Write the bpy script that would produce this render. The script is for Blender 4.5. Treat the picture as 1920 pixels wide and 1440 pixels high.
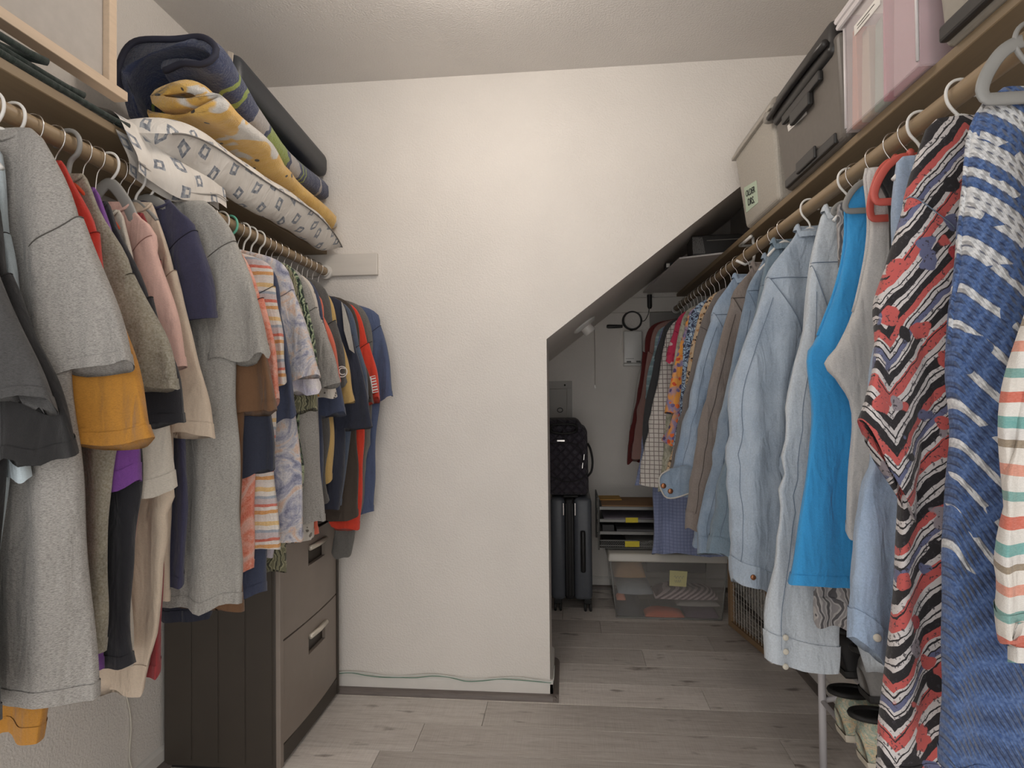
import bpy, bmesh, math, random
import numpy as np
from mathutils import Vector, Matrix

random.seed(7)
RNG = np.random.default_rng(11)
for _o in list(bpy.data.objects):
    bpy.data.objects.remove(_o)
SC = bpy.context.scene
COL = SC.collection

# ------------------------------------------------------------------ camera
F, YAW, ROLL, PITCH, CH = 1090.7, .0923, .0096, .0148, 1.18
cs, sn = math.cos, math.sin
_fw = Vector((-sn(YAW) * cs(PITCH), cs(YAW) * cs(PITCH), sn(PITCH)))
_r0 = Vector((cs(YAW), sn(YAW), 0))
_u0 = _r0.cross(_fw)
_rt = cs(ROLL) * _r0 - sn(ROLL) * _u0
_up = sn(ROLL) * _r0 + cs(ROLL) * _u0
cam_d = bpy.data.cameras.new('camera')
cam_d.sensor_width = 36.0
cam_d.lens = F * 36.0 / 1920.0
cam_d.clip_start = .02
cam = bpy.data.objects.new('camera', cam_d)
COL.objects.link(cam)
_m = Matrix((_rt, _up, -_fw)).transposed().to_4x4()
_m.translation = Vector((0, 0, CH))
cam.matrix_world = _m
SC.camera = cam

# ------------------------------------------------------------------ world, lights, exposure
world = bpy.data.worlds.new('world')
SC.world = world
world.use_nodes = True
world.node_tree.nodes['Background'].inputs[0].default_value = (1.0, .985, .965, 1)
world.node_tree.nodes['Background'].inputs[1].default_value = 1.6
SC.view_settings.view_transform = 'Standard'
SC.view_settings.look = 'None'
SC.view_settings.gamma = 1.0
SC.view_settings.use_curve_mapping = False
SC.view_settings.exposure = 0.08
LAMP = (-.22, 1.38, 2.30)

# closet measures, metres: x across, y into the closet, z up
XL, XR, D, DA, H = -1.294, .985, 2.265, 3.55, 2.44
XC = -.073                       # free corner of the end wall
SZ0, SSL = 1.387, .765           # soffit height at XC and its slope
RXL, RXR, RZ, RR = -.95, .656, 1.668, .0165
SHB, SHT = 1.742, 1.762          # shelf underside and top
Y0 = -.45


def ray(px, py):
    u, v = px - 960., py - 720.
    u, v = u * cs(ROLL) - v * sn(ROLL), u * sn(ROLL) + v * cs(ROLL)
    X, U, Z = u / F, -v / F, 1.
    Z, U = Z * cs(PITCH) - U * sn(PITCH), Z * sn(PITCH) + U * cs(PITCH)
    return (X * cs(YAW) - Z * sn(YAW), X * sn(YAW) + Z * cs(YAW), U)


def atY(p, Y):                   # a measured sight line, met at depth Y
    r = ray(*p)
    k = Y / r[1]
    return (r[0] * k, Y, r[2] * k + CH)


# ------------------------------------------------------------------ materials
def lin(c):
    o = []
    for v in c[:3]:
        v = v / 255.0
        o.append(v / 12.92 if v <= .04045 else ((v + .055) / 1.055) ** 2.4)
    return (*o, 1.0)


class NT:
    def __init__(s, name):
        s.m = bpy.data.materials.new(name)
        s.m.use_nodes = True
        s.t = s.m.node_tree
        s.b = s.t.nodes['Principled BSDF']

    def n(s, typ, ins=None, **props):
        nd = s.t.nodes.new(typ)
        for k, v in props.items():
            setattr(nd, k, v)
        for k, v in (ins or {}).items():
            s.put(nd.inputs[k], v)
        return nd

    def put(s, sock, v):
        if isinstance(v, bpy.types.NodeSocket):
            s.t.links.new(v, sock)
        elif v is not None:
            sock.default_value = v

    def math(s, op, a, b=None, c=None):
        nd = s.n('ShaderNodeMath', operation=op)
        s.put(nd.inputs[0], a)
        if b is not None:
            s.put(nd.inputs[1], b)
        if c is not None:
            s.put(nd.inputs[2], c)
        return nd.outputs[0]

    def mix(s, f, a, b, mode='MIX'):
        nd = s.n('ShaderNodeMix', data_type='RGBA', blend_type=mode)
        s.put(nd.inputs[0], f)
        s.put(nd.inputs[6], a)
        s.put(nd.inputs[7], b)
        return nd.outputs[2]

    def ramp(s, f, stops, interp='LINEAR'):
        nd = s.n('ShaderNodeValToRGB')
        cr = nd.color_ramp
        cr.interpolation = interp
        while len(cr.elements) > 1:
            cr.elements.remove(cr.elements[-1])
        cr.elements[0].position = stops[0][0]
        cr.elements[0].color = stops[0][1]
        for p, c in stops[1:]:
            e = cr.elements.new(p)
            e.color = c
        s.put(nd.inputs[0], f)
        return nd.outputs[0]

    def objc(s):
        return s.n('ShaderNodeTexCoord').outputs['Object']

    def obj(s, scale=(1, 1, 1), rot=(0, 0, 0), uv=False):
        tc = s.n('ShaderNodeTexCoord')
        mp = s.n('ShaderNodeMapping', {'Vector': tc.outputs['UV' if uv else 'Object'], 'Scale': scale, 'Rotation': rot})
        return mp.outputs[0]

    def noise(s, vec, scale, detail=3.0, rough=.5, dist=0.0, out=0):
        nd = s.n('ShaderNodeTexNoise', {'Vector': vec, 'Scale': scale, 'Detail': detail, 'Roughness': rough, 'Distortion': dist})
        return nd.outputs[out]

    def vor(s, vec, scale, feature='F1', out=0, rnd=1.0):
        nd = s.n('ShaderNodeTexVoronoi', {'Vector': vec, 'Scale': scale, 'Randomness': rnd}, feature=feature)
        return nd.outputs[out]

    def bump(s, h, strength, dist=.002):
        nd = s.n('ShaderNodeBump', {'Strength': strength, 'Distance': dist, 'Height': h})
        s.t.links.new(nd.outputs[0], s.b.inputs['Normal'])

    def done(s, col, rough=.6, **kw):
        s.put(s.b.inputs['Base Color'], col)
        s.put(s.b.inputs['Roughness'], rough)
        for k, v in kw.items():
            s.put(s.b.inputs[k.replace('_', ' ')], v)
        return s.m


def plain(name, c, rough=.5, var=.06, nscale=30, bump=0.0, bscale=200, bdist=.001, **kw):
    t = NT(name)
    v = t.obj()
    n = t.noise(v, nscale, 4)
    c0 = lin(c)
    a = tuple(x * (1 - var) for x in c0[:3]) + (1,)
    b = tuple(min(1, x * (1 + var)) for x in c0[:3]) + (1,)
    col = t.ramp(n, [(.3, a), (.7, b)])
    if bump:
        t.bump(t.noise(v, bscale, 3), bump, bdist)
    return t.done(col, rough, **kw)


def fabric_finish(t, col, v, weave=900, rough=.9, strength=.65):
    big = t.noise(t.obj((1, 1, .38), (0, .5, 0)), 24, 2.5, .5, .8)
    mid = t.noise(v, 60, 2)
    fine = t.noise(v, weave, 2)
    long = t.noise(t.obj((1, 1, .16), (0, .12, 0)), 30, 2, .45, .5)
    h = t.math('ADD', t.math('MULTIPLY', fine, .09), t.math('ADD', t.math('MULTIPLY', mid, .14), t.math('ADD', big, t.math('MULTIPLY', long, .8))))
    t.bump(h, strength, .016)
    return t.done(col, rough, Sheen_Weight=.15)


def fabric(name, c, heather=.10, hs=260, wash=.10):
    t = NT(name)
    v = t.obj()
    vh = t.obj((1, 1, 3.2))
    n = t.noise(vh, hs, 3, .7)
    w = t.noise(v, 7, 3)
    c0 = lin(c)
    k = lambda f: tuple(min(1, x * f) for x in c0[:3]) + (1,)
    col = t.ramp(n, [(.3, k(1 - 2.2 * heather)), (.5, k(1)), (.72, k(1 + 1.6 * heather))])
    col = t.mix(1.0, col, t.ramp(w, [(.3, (1 - wash,) * 3 + (1,)), (.7, (1, 1, 1, 1))]), 'MULTIPLY')
    return fabric_finish(t, col, v)


def denim(name, c, fade=.25):
    t = NT(name)
    v = t.obj()
    tw = t.obj((1, 1, 1), (0, .7, 0))
    wave = t.n('ShaderNodeTexWave', {'Vector': tw, 'Scale': 320, 'Distortion': 2.0, 'Detail': 1})
    n = t.noise(v, 260, 3, .7)
    w = t.noise(v, 9, 4, .6)
    c0 = lin(c)
    k = lambda f: tuple(min(1, x * f) for x in c0[:3]) + (1,)
    col = t.ramp(n, [(.3, k(.82)), (.7, k(1.12))])
    col = t.mix(.12, col, t.ramp(wave.outputs[0], [(0, k(.7)), (1, k(1.35))]))
    col = t.mix(t.math('MULTIPLY', t.ramp(w, [(.42, (0, 0, 0, 1)), (.72, (1, 1, 1, 1))]), fade), col, lin((206, 216, 226)))
    return fabric_finish(t, col, v, 700)


def tiedye(name, cols, scale=9, dist=2.2):
    t = NT(name)
    v = t.obj()
    n = t.noise(v, scale, 5, .62, dist)
    m = len(cols)
    col = t.ramp(n, [(.30 + .42 * i / (m - 1), lin(c)) for i, c in enumerate(cols)])
    n2 = t.noise(v, 300, 2)
    col = t.mix(.14, col, t.ramp(n2, [(.3, (.05, .05, .05, 1)), (.7, (1, 1, 1, 1))]))
    return fabric_finish(t, col, v)


def stripes(name, stops, period, wob=.004, rot=(0, 0, 0), ns=14, soft=.25):
    """stops: (start 0..1, colour) repeated every `period` metres down the cloth"""
    t = NT(name)
    v = t.obj((1, 1, 1), rot)
    sx = t.n('ShaderNodeSeparateXYZ', {0: v})
    z = t.math('ADD', sx.outputs[2], t.math('MULTIPLY', t.noise(v, ns, 2), wob * 6))
    f = t.math('FRACT', t.math('DIVIDE', z, period))
    col = t.ramp(f, [(p, lin(c)) for p, c in stops], 'CONSTANT')
    n2 = t.noise(t.obj((1, 1, 3)), 240, 3)
    col = t.mix(soft, col, t.ramp(n2, [(.35, lin((120, 115, 115))), (.65, lin((235, 232, 228)))]))
    return fabric_finish(t, col, v)


def floral(name, bg, spots, scale=40, size=.42, lines=None, bg2=None):
    t = NT(name)
    v0 = t.obj()
    nz = t.n('ShaderNodeTexNoise', {'Vector': v0, 'Scale': scale * .8, 'Detail': 2.0})
    v = t.n('ShaderNodeMixRGB', {0: .02, 1: v0, 2: nz.outputs[1]}).outputs[0]
    d = t.vor(v, scale)
    cc = t.vor(v, scale, out=1)
    sx = t.n('ShaderNodeSeparateXYZ', {0: cc})
    m = len(spots)
    sc = t.ramp(sx.outputs[0], [(i / m, lin(c)) for i, c in enumerate(spots)], 'CONSTANT')
    base = lin(bg)
    if bg2:
        base = t.ramp(t.noise(v0, scale * .35, 3, .5, 1.0), [(.42, lin(bg)), (.56, lin(bg2))])
    mask = t.ramp(d, [(size, (1, 1, 1, 1)), (size + .05, (0, 0, 0, 1))])
    col = t.mix(mask, base, sc)
    if lines:
        e = t.vor(v, scale * 1.0, 'DISTANCE_TO_EDGE')
        lm = t.ramp(e, [(.05, (1, 1, 1, 1)), (.09, (0, 0, 0, 1))])
        col = t.mix(lm, col, lin(lines))
        col = t.mix(t.ramp(d, [(.12, (1, 1, 1, 1)), (.16, (0, 0, 0, 1))]), col, lin(lines))
    return fabric_finish(t, col, v0)


def leafprint(name, bg, c1, c2, scale=26):
    t = NT(name)
    v = t.obj()
    w = t.n('ShaderNodeTexWave', {'Vector': v, 'Scale': scale, 'Distortion': 9.0, 'Detail': 2.0, 'Detail Scale': 1.2})
    col = t.ramp(w.outputs[0], [(0, lin(c1)), (.28, lin(bg)), (.62, lin(bg)), (.8, lin(c2))], 'CONSTANT')
    return fabric_finish(t, col, v)


def plaid(name, bg, ln, period=.021):
    t = NT(name)
    v = t.obj()
    sx = t.n('ShaderNodeSeparateXYZ', {0: v})
    f1 = t.math('FRACT', t.math('DIVIDE', sx.outputs[0], period))
    f2 = t.math('FRACT', t.math('DIVIDE', sx.outputs[2], period))
    r = lambda f: t.ramp(f, [(0, lin(ln)), (.16, lin(bg))], 'CONSTANT')
    col = t.mix(1.0, r(f1), r(f2), 'DARKEN')
    return fabric_finish(t, col, v)


def emit(name, c, s):
    t = NT(name)
    n = t.noise(t.obj(), 8, 1)
    col = t.mix(.04, lin(c), t.ramp(n, [(0, (.9, .9, .9, 1)), (1, (1, 1, 1, 1))]))
    t.put(t.b.inputs['Emission Color'], col)
    t.b.inputs['Emission Strength'].default_value = s
    return t.done(col, .4)


# ------------------------------------------------------------------ mesh helpers
class MB:
    def __init__(s):
        s.v, s.f, s.uv = [], [], None

    def add(s, v, f):
        o = len(s.v)
        s.v.extend([tuple(p) for p in v])
        s.f.extend([tuple(i + o for i in q) for q in f])
        return s

    def box(s, lo, hi, bev=0.0, seg=2):
        if bev <= 0:
            (a, b, c), (d, e, g) = lo, hi
            return s.add([(a, b, c), (d, b, c), (d, e, c), (a, e, c), (a, b, g), (d, b, g), (d, e, g), (a, e, g)],
                         [(0, 3, 2, 1), (4, 5, 6, 7), (0, 1, 5, 4), (1, 2, 6, 5), (2, 3, 7, 6), (3, 0, 4, 7)])
        return s.hexa([(lo[0], lo[1]), (hi[0], lo[1]), (hi[0], hi[1]), (lo[0], hi[1])], lo[2],
                      [(lo[0], lo[1]), (hi[0], lo[1]), (hi[0], hi[1]), (lo[0], hi[1])], hi[2], bev, seg)

    def hexa(s, q0, z0, q1, z1, bev=0.0, seg=2):
        bm = bmesh.new()
        vs = [bm.verts.new((x, y, z0)) for x, y in q0] + [bm.verts.new((x, y, z1)) for x, y in q1]
        for q in [(0, 3, 2, 1), (4, 5, 6, 7), (0, 1, 5, 4), (1, 2, 6, 5), (2, 3, 7, 6), (3, 0, 4, 7)]:
            bm.faces.new([vs[i] for i in q])
        if bev > 0:
            bmesh.ops.bevel(bm, geom=bm.edges[:], offset=bev, segments=seg, affect='EDGES', profile=.5)
        bm.verts.index_update()
        s.add([v.co[:] for v in bm.verts], [[v.index for v in f.verts] for f in bm.faces])
        bm.free()
        return s

    def poly(s, pts):                          # one flat polygon
        return s.add(pts, [tuple(range(len(pts)))])

    def prism(s, pts, vec):                    # extrude a closed 3D polygon along vec
        n = len(pts)
        p2 = [tuple(a + b for a, b in zip(p, vec)) for p in pts]
        fs = [tuple(range(n))[::-1], tuple(range(n, 2 * n))]
        fs += [(i, (i + 1) % n, n + (i + 1) % n, n + i) for i in range(n)]
        return s.add(list(pts) + p2, fs)

    def tube(s, pts, r, seg=8, closed=False, flat=1.0):
        P = [Vector(p) for p in pts]
        n = len(P)
        rr = r if hasattr(r, '__len__') else [r] * n
        vs, fs = [], []
        up = None
        for i in range(n):
            if closed:
                t = P[(i + 1) % n] - P[i - 1]
            else:
                t = P[min(i + 1, n - 1)] - P[max(i - 1, 0)]
            t = t.normalized() if t.length > 1e-9 else Vector((0, 0, 1))
            if up is None:
                a = Vector((0, 0, 1)) if abs(t.z) < .9 else Vector((1, 0, 0))
                up = (a - t * a.dot(t)).normalized()
            else:
                up = up - t * up.dot(t)
                up = up.normalized() if up.length > 1e-6 else t.orthogonal().normalized()
            sd = t.cross(up)
            for j in range(seg):
                a = 2 * math.pi * j / seg
                vs.append(P[i] + (up * cs(a) + sd * sn(a) * flat) * rr[i])
        m = n if closed else n - 1
        for i in range(m):
            for j in range(seg):
                a, b = i * seg + j, i * seg + (j + 1) % seg
                c2, d2 = ((i + 1) % n) * seg + (j + 1) % seg, ((i + 1) % n) * seg + j
                fs.append((a, b, c2, d2))
        if not closed:
            fs.append(tuple(range(seg))[::-1])
            fs.append(tuple(range((n - 1) * seg, n * seg)))
        return s.add(vs, fs)

    def lathe(s, prof, cx=0, cy=0, cz=0, seg=24, axis='z'):
        vs, fs = [], []
        n = len(prof)
        for j in range(seg):
            a = 2 * math.pi * j / seg
            for r, h in prof:
                p = (r * cs(a), r * sn(a), h)
                if axis == 'x':
                    p = (h, r * cs(a), r * sn(a))
                elif axis == 'y':
                    p = (r * cs(a), h, r * sn(a))
                vs.append((p[0] + cx, p[1] + cy, p[2] + cz))
        for j in range(seg):
            k = (j + 1) % seg
            for i in range(n - 1):
                fs.append((j * n + i, k * n + i, k * n + i + 1, j * n + i + 1))
        return s.add(vs, fs)

    def grid(s, P, uv=None, closed_u=False):
        """P: rows x cols x 3 array"""
        R, C, _ = P.shape
        o = len(s.v)
        s.v.extend(map(tuple, P.reshape(-1, 3).tolist()))
        cm = C if closed_u else C - 1
        for i in range(R - 1):
            for j in range(cm):
                a, b = o + i * C + j, o + i * C + (j + 1) % C
                s.f.append((a, b, b + C, a + C))
        if uv is not None:
            s.uv = (s.uv or []) + uv.reshape(-1, 2).tolist()
        return s

    def build(s, name, mat, root=None, smooth=False, local=False, angle=None):
        off = Vector((0, 0, 0))
        if root is not None and not local:
            r = root
            while r is not None:
                off += r.location
                r = r.parent
        me = bpy.data.meshes.new(name)
        me.from_pydata([(p[0] - off.x, p[1] - off.y, p[2] - off.z) for p in s.v] if off.length else s.v, [], s.f)
        if s.uv is not None:
            ul = me.uv_layers.new(name='UVMap')
            vi = np.empty(len(me.loops), dtype=np.int32)
            me.loops.foreach_get('vertex_index', vi)
            ul.data.foreach_set('uv', np.array(s.uv, dtype=np.float32)[vi].ravel())
        if smooth or angle:
            me.polygons.foreach_set('use_smooth', [True] * len(me.polygons))
            if angle:
                me.set_sharp_from_angle(angle=math.radians(angle))
        me.materials.append(mat)
        me.validate()
        o = bpy.data.objects.new(name, me)
        COL.objects.link(o)
        if root is not None:
            o.parent = root
        return o


def tag(o, label=None, cat=None, group=None, kind=None):
    if label:
        o['label'] = label
    if cat:
        o['category'] = cat
    if group:
        o['group'] = group
    if kind:
        o['kind'] = kind
    return o


def empty(name, loc, rz=0.0):
    o = bpy.data.objects.new(name, None)
    o.empty_display_size = .05
    o.location = loc
    o.rotation_euler = (0, 0, rz)
    COL.objects.link(o)
    return o


def thing(name, loc, label, cat, group=None, rz=0.0):
    return tag(empty(name, loc, rz), label, cat, group)


def text_mesh(name, txt, size, mat, mtx, root, depth=.0004):
    cu = bpy.data.curves.new(name, 'FONT')
    cu.body = txt
    cu.size = size
    cu.align_x = 'CENTER'
    cu.align_y = 'CENTER'
    cu.extrude = depth
    tmp = bpy.data.objects.new(name + '_tmp', cu)
    COL.objects.link(tmp)
    dg = bpy.context.evaluated_depsgraph_get()
    me = bpy.data.meshes.new_from_object(tmp.evaluated_get(dg))
    bpy.data.objects.remove(tmp)
    me.materials.clear()
    me.materials.append(mat)
    me.name = name
    me.transform(mtx)
    o = bpy.data.objects.new(name, me)
    COL.objects.link(o)
    o.parent = root
    return o


def basis(origin, xa, ya):
    xa = Vector(xa).normalized()
    ya = Vector(ya)
    ya = (ya - xa * ya.dot(xa)).normalized()
    za = xa.cross(ya)
    m = Matrix((xa, ya, za)).transposed().to_4x4()
    m.translation = Vector(origin)
    return m


def wrinkle(seed, n=7, kmin=8, kmax=40):
    r = np.random.default_rng(seed)
    k = r.uniform(kmin, kmax, n)
    th = r.uniform(0, 2 * math.pi, n)
    ph = r.uniform(0, 2 * math.pi, n)
    a = 1.0 / np.sqrt(k)
    a /= a.sum()

    def f(x, y):
        o = np.zeros_like(np.asarray(x, dtype=float) + np.asarray(y, dtype=float))
        for i in range(n):
            o = o + a[i] * np.sin(k[i] * (np.cos(th[i]) * x + np.sin(th[i]) * y) + ph[i] + 1.3 * np.sin(3 * y + ph[i]))
        return o * 2.0
    return f


def spline(pts, n):
    """Catmull-Rom through pts (list of tuples), resampled to n points"""
    P = np.array(pts, dtype=float)
    if len(P) == 2:
        t = np.linspace(0, 1, n)[:, None]
        return P[0] * (1 - t) + P[1] * t
    Q = np.vstack([2 * P[0] - P[1], P, 2 * P[-1] - P[-2]])
    seg = np.linalg.norm(np.diff(P, axis=0), axis=1)
    cum = np.concatenate([[0], np.cumsum(seg)])
    out = []
    for d in np.linspace(0, cum[-1], n):
        i = min(np.searchsorted(cum, d, side='right') - 1, len(P) - 2)
        t = (d - cum[i]) / max(seg[i], 1e-9)
        p0, p1, p2, p3 = Q[i], Q[i + 1], Q[i + 2], Q[i + 3]
        out.append(.5 * (2 * p1 + (p2 - p0) * t + (2 * p0 - 5 * p1 + 4 * p2 - p3) * t * t + (3 * p1 - p0 - 3 * p2 + p3) * t ** 3))
    return np.array(out)

# ------------------------------------------------------------------ setting materials
def wall_mat(name, c, rough=.5, bs=.35):
    t = NT(name)
    v = t.obj()
    n = t.noise(v, 150, 2.5, .55)
    big = t.noise(v, 3.5, 4)
    c0 = lin(c)
    k = lambda f: tuple(min(1, x * f) for x in c0[:3]) + (1,)
    col = t.ramp(big, [(.3, k(.965)), (.7, k(1.03))])
    t.bump(t.ramp(n, [(.35, (0, 0, 0, 1)), (.65, (1, 1, 1, 1))]), bs, .0022)
    return t.done(col, rough, Specular_IOR_Level=.5)


def wood(name, c, scale=1.0, rough=.5, axis='y', contrast=.22):
    t = NT(name)
    sc = {'x': (.8, 14, 14), 'y': (14, .8, 14), 'z': (14, 14, .8)}[axis]
    v = t.obj(tuple(x * scale for x in sc))
    n = t.noise(v, 6, 6, .62, .6)
    c0 = lin(c)
    k = lambda f: tuple(min(1, x * f) for x in c0[:3]) + (1,)
    col = t.ramp(n, [(.28, k(1 - contrast)), (.5, k(1)), (.74, k(1 + contrast * .7))])
    t.bump(n, .12, .001)
    return t.done(col, rough)


def plank_mat():
    t = NT('grey_oak_plank')
    info = t.n('ShaderNodeObjectInfo')
    tc = t.n('ShaderNodeTexCoord')
    shift = t.n('ShaderNodeVectorMath', {0: tc.outputs['Object'], 1: t.n('ShaderNodeCombineXYZ', {0: t.math('MULTIPLY', info.outputs['Random'], 37.0), 1: t.math('MULTIPLY', info.outputs['Random'], 11.0)}).outputs[0]}, operation='ADD').outputs[0]
    v = t.n('ShaderNodeMapping', {'Vector': shift, 'Scale': (.9, 11, 1)}).outputs[0]
    g = t.noise(v, 5.5, 8, .66, .7)
    fine = t.noise(t.n('ShaderNodeMapping', {'Vector': shift, 'Scale': (3, 90, 1)}).outputs[0], 9, 3)
    saw = t.noise(t.n('ShaderNodeMapping', {'Vector': shift, 'Scale': (150, 2.5, 1)}).outputs[0], 3, 2)
    kn = t.noise(t.n('ShaderNodeMapping', {'Vector': shift, 'Scale': (1.6, 5, 1)}).outputs[0], 4.2, 3)
    col = t.ramp(g, [(.25, lin((176, 166, 158))), (.48, lin((216, 208, 200))), (.75, lin((240, 234, 228)))])
    col = t.mix(.30, col, t.ramp(fine, [(.3, lin((160, 150, 142))), (.7, lin((242, 236, 230)))]))
    col = t.mix(.12, col, t.ramp(saw, [(.35, lin((150, 140, 132))), (.65, lin((244, 240, 236)))]))
    col = t.mix(t.ramp(kn, [(.63, (0, 0, 0, 1)), (.74, (.8, .8, .8, 1))]), col, lin((110, 98, 90)))
    tone = t.ramp(info.outputs['Random'], [(0, (.72, .71, .70, 1)), (.5, (.94, .94, .94, 1)), (1, (1.14, 1.14, 1.14, 1))])
    col = t.mix(1.0, col, tone, 'MULTIPLY')
    t.bump(t.math('ADD', fine, saw), .25, .0008)
    return t.done(col, .48)


M_wall = wall_mat('wall_paint', (230, 224, 217))
M_ceil = wall_mat('ceiling_paint', (222, 217, 212), .7, .45)
M_trim = plain('trim_paint', (222, 218, 212), .35, .03, 12)
M_cleat = wood('painted_cleat', (214, 208, 200), 1.2, .45, 'x', .03)
M_qr = wood('grey_quarter_round', (112, 103, 98), 1.6, .5, 'x', .35)
M_qry = wood('grey_quarter_round_deep', (112, 103, 98), 1.6, .5, 'y', .35)
M_shelf = wood('shelf_wood', (134, 115, 89), 1.0, .55, 'y', .10)
M_rod = wood('rod_wood', (150, 129, 101), 1.3, .42, 'y', .14)
M_plank = plank_mat()
M_sub = plain('underlay', (70, 64, 60), .8)


def struct(name, mb, mat, **kw):
    return tag(mb.build(name, mat, **kw), kind='structure')


# floor with its planks (rows run along the end wall)
floor = struct('floor', MB().box((XL - .1, Y0, -.06), (XR + .1, DA + .1, -.008)), M_sub)
PW = .165
plank_data = {}
rows = [3.05 - PW * k for k in range(-3, 24)]
joint = {0: .16, 1: .66, 2: .331, 3: -.12, 4: .52, 5: -.31, 6: -.516, -1: -.03, -2: .45}
rr = random.Random(3)
for i, yb in enumerate(rows):
    k = i - 3
    y0, y1 = yb - PW, yb
    if k == 0:
        pass
    y0, y1 = max(y0, Y0), min(y1, DA)
    if y1 - y0 < .01:
        continue
    j = joint.get(k, rr.uniform(-.6, .6))
    xs = [j - 1.22 * 2, j - 1.22, j, j + 1.22, j + 2.44]
    for a, b in zip(xs[:-1], xs[1:]):
        a2, b2 = max(a, XL), min(b, XR)
        if b2 - a2 < .02:
            continue
        g = .0007
        MB().box((a2 + g, y0 + g, -.008), (b2 - g, y1 - g, 0), .0008, 1).build('plank', M_plank, floor)

# ceiling, walls, soffit
struct('ceiling', MB().box((XL - .1, Y0, H), (XR + .1, D + .3, H + .08)), M_ceil)
struct('wall_left', MB().box((XL - .1, Y0, 0), (XL, D + .3, H)), M_wall)
struct('wall_right', MB().box((XR, Y0, 0), (XR + .1, DA + .1, H)), M_wall)
TW = .30
zr = SZ0 + SSL * (XR - XC)
endw = struct('wall_end', MB().prism([(XL, D, 0), (XC, D, 0), (XC, D, SZ0), (XR, D, zr), (XR, D, H), (XL, D, H)], (0, TW, 0)), M_wall)
XA = -.26  # unseen side wall, set close in so the alcove bounces more light
za = SZ0 + SSL * (XA - XC)
struct('wall_alcove', MB().box((XA - .1, DA, 0), (XR + .1, DA + .1, H)), M_wall)
struct('wall_alcove_side', MB().box((XA - .1, D + TW, 0), (XA, DA, za + .2)), M_wall)
struct('ceiling_slope', MB().prism([(XA - .1, D + TW, SZ0 + SSL * (XA - .1 - XC)), (XR, D + TW, zr), (XR, D + TW, zr + .1), (XA - .1, D + TW, SZ0 + SSL * (XA - .1 - XC) + .1)], (0, DA - D - TW, 0)), M_wall)

# baseboards: white board with a grey quarter round in front
def baseboard(name, prof_dir, a, b, axis):
    """axis 'x': along x at y=a0; prof_dir -1 faces -y / -x"""
    h, t, q = .07, .011, .022
    prof = [(0, 0), (t, 0), (t, h - .012), (t * .45, h - .003), (0, h)]
    qp = [(t, 0)] + [(t + q * cs(x), q * sn(x)) for x in np.linspace(0, math.pi / 2, 6)]
    fixed = a
    lo, hi = b
    d = prof_dir
    bl, bh = (lo, hi - (t * 0 + .022)) if axis == 'x' and hi < 0 else ((lo + .022, hi) if name == 'baseboard_return' else (lo, hi))
    if axis == 'x':
        board = MB().prism([(bl, fixed + d * p, z) for p, z in prof], (bh - bl, 0, 0))
        quarter = MB().prism([(lo, fixed + d * p, z) for p, z in qp], (hi - lo, 0, 0))
    else:
        board = MB().prism([(fixed + d * p, bl, z) for p, z in prof], (0, bh - bl, 0))
        quarter = MB().prism([(fixed + d * p, lo, z) for p, z in qp], (0, hi - lo, 0))
    o = struct(name, board, M_trim)
    quarter.build('quarter_round', M_qr if axis == 'x' else M_qry, o)
    return o


baseboard('baseboard_end', -1, D, (XL, XC + .033), 'x')
baseboard('baseboard_return', 1, XC, (D - .033, D + TW), 'y')
baseboard('baseboard_right', -1, XR, (Y0, DA), 'y')
baseboard('baseboard_left', 1, XL, (Y0, D), 'y')
baseboard('baseboard_alcove', -1, DA, (XA, XR), 'x')

# shelves, cleats and rods
sh = struct('trim_1', MB().box((XL, D - .019, SHB - .088), (-.742, D, SHB), .003), M_cleat)
sh['label'] = 'white painted cleat board under the left shelf on the end wall'
struct('trim_2', MB().box((XL, Y0, SHB - .088), (XL + .019, D - .02, SHB), .003), M_cleat)
struct('trim_3', MB().box((.26, DA - .019, SHB - .088), (XR, DA, SHB), .003), M_cleat)
struct('trim_4', MB().box((XR - .019, Y0, SHB - .088), (XR, DA - .02, SHB), .003), M_cleat)
tag(MB().box((XL + .001, Y0, SHB), (-.955, D - .001, SHT), .0015, 1).build('wall_shelf', M_shelf), 'long brown wooden shelf above the left row of shirts', 'shelf', 'closet shelves')
tag(MB().box((.665, Y0, SHB), (XR - .001, DA - .001, SHT), .0015, 1).build('wall_shelf', M_shelf), 'long brown wooden shelf carrying the storage bins on the right', 'shelf', 'closet shelves')


def rod(x, y1, label):
    r = thing('closet_rod', (x, Y0, RZ), label, 'rod', 'closet rods')
    mb = MB()
    mb.tube([(x, Y0, RZ), (x, y1 - .02, RZ)], RR, 28)
    mb.build('pole', M_rod, r, angle=40)
    sk = MB().lathe([(0, -.003), (.027, -.003), (.028, -.016), (.021, -.017), (.0205, -.03), (.0175, -.03)], x, y1 - .018, RZ, 24, 'y')
    sk.build('end_socket', M_trim, r, angle=40)
    return r


rod(RXL, D, 'round wooden rod holding the row of tees on the left')
rod(RXR, DA, 'round wooden rod holding denim shirts and blouses on the right')

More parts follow.
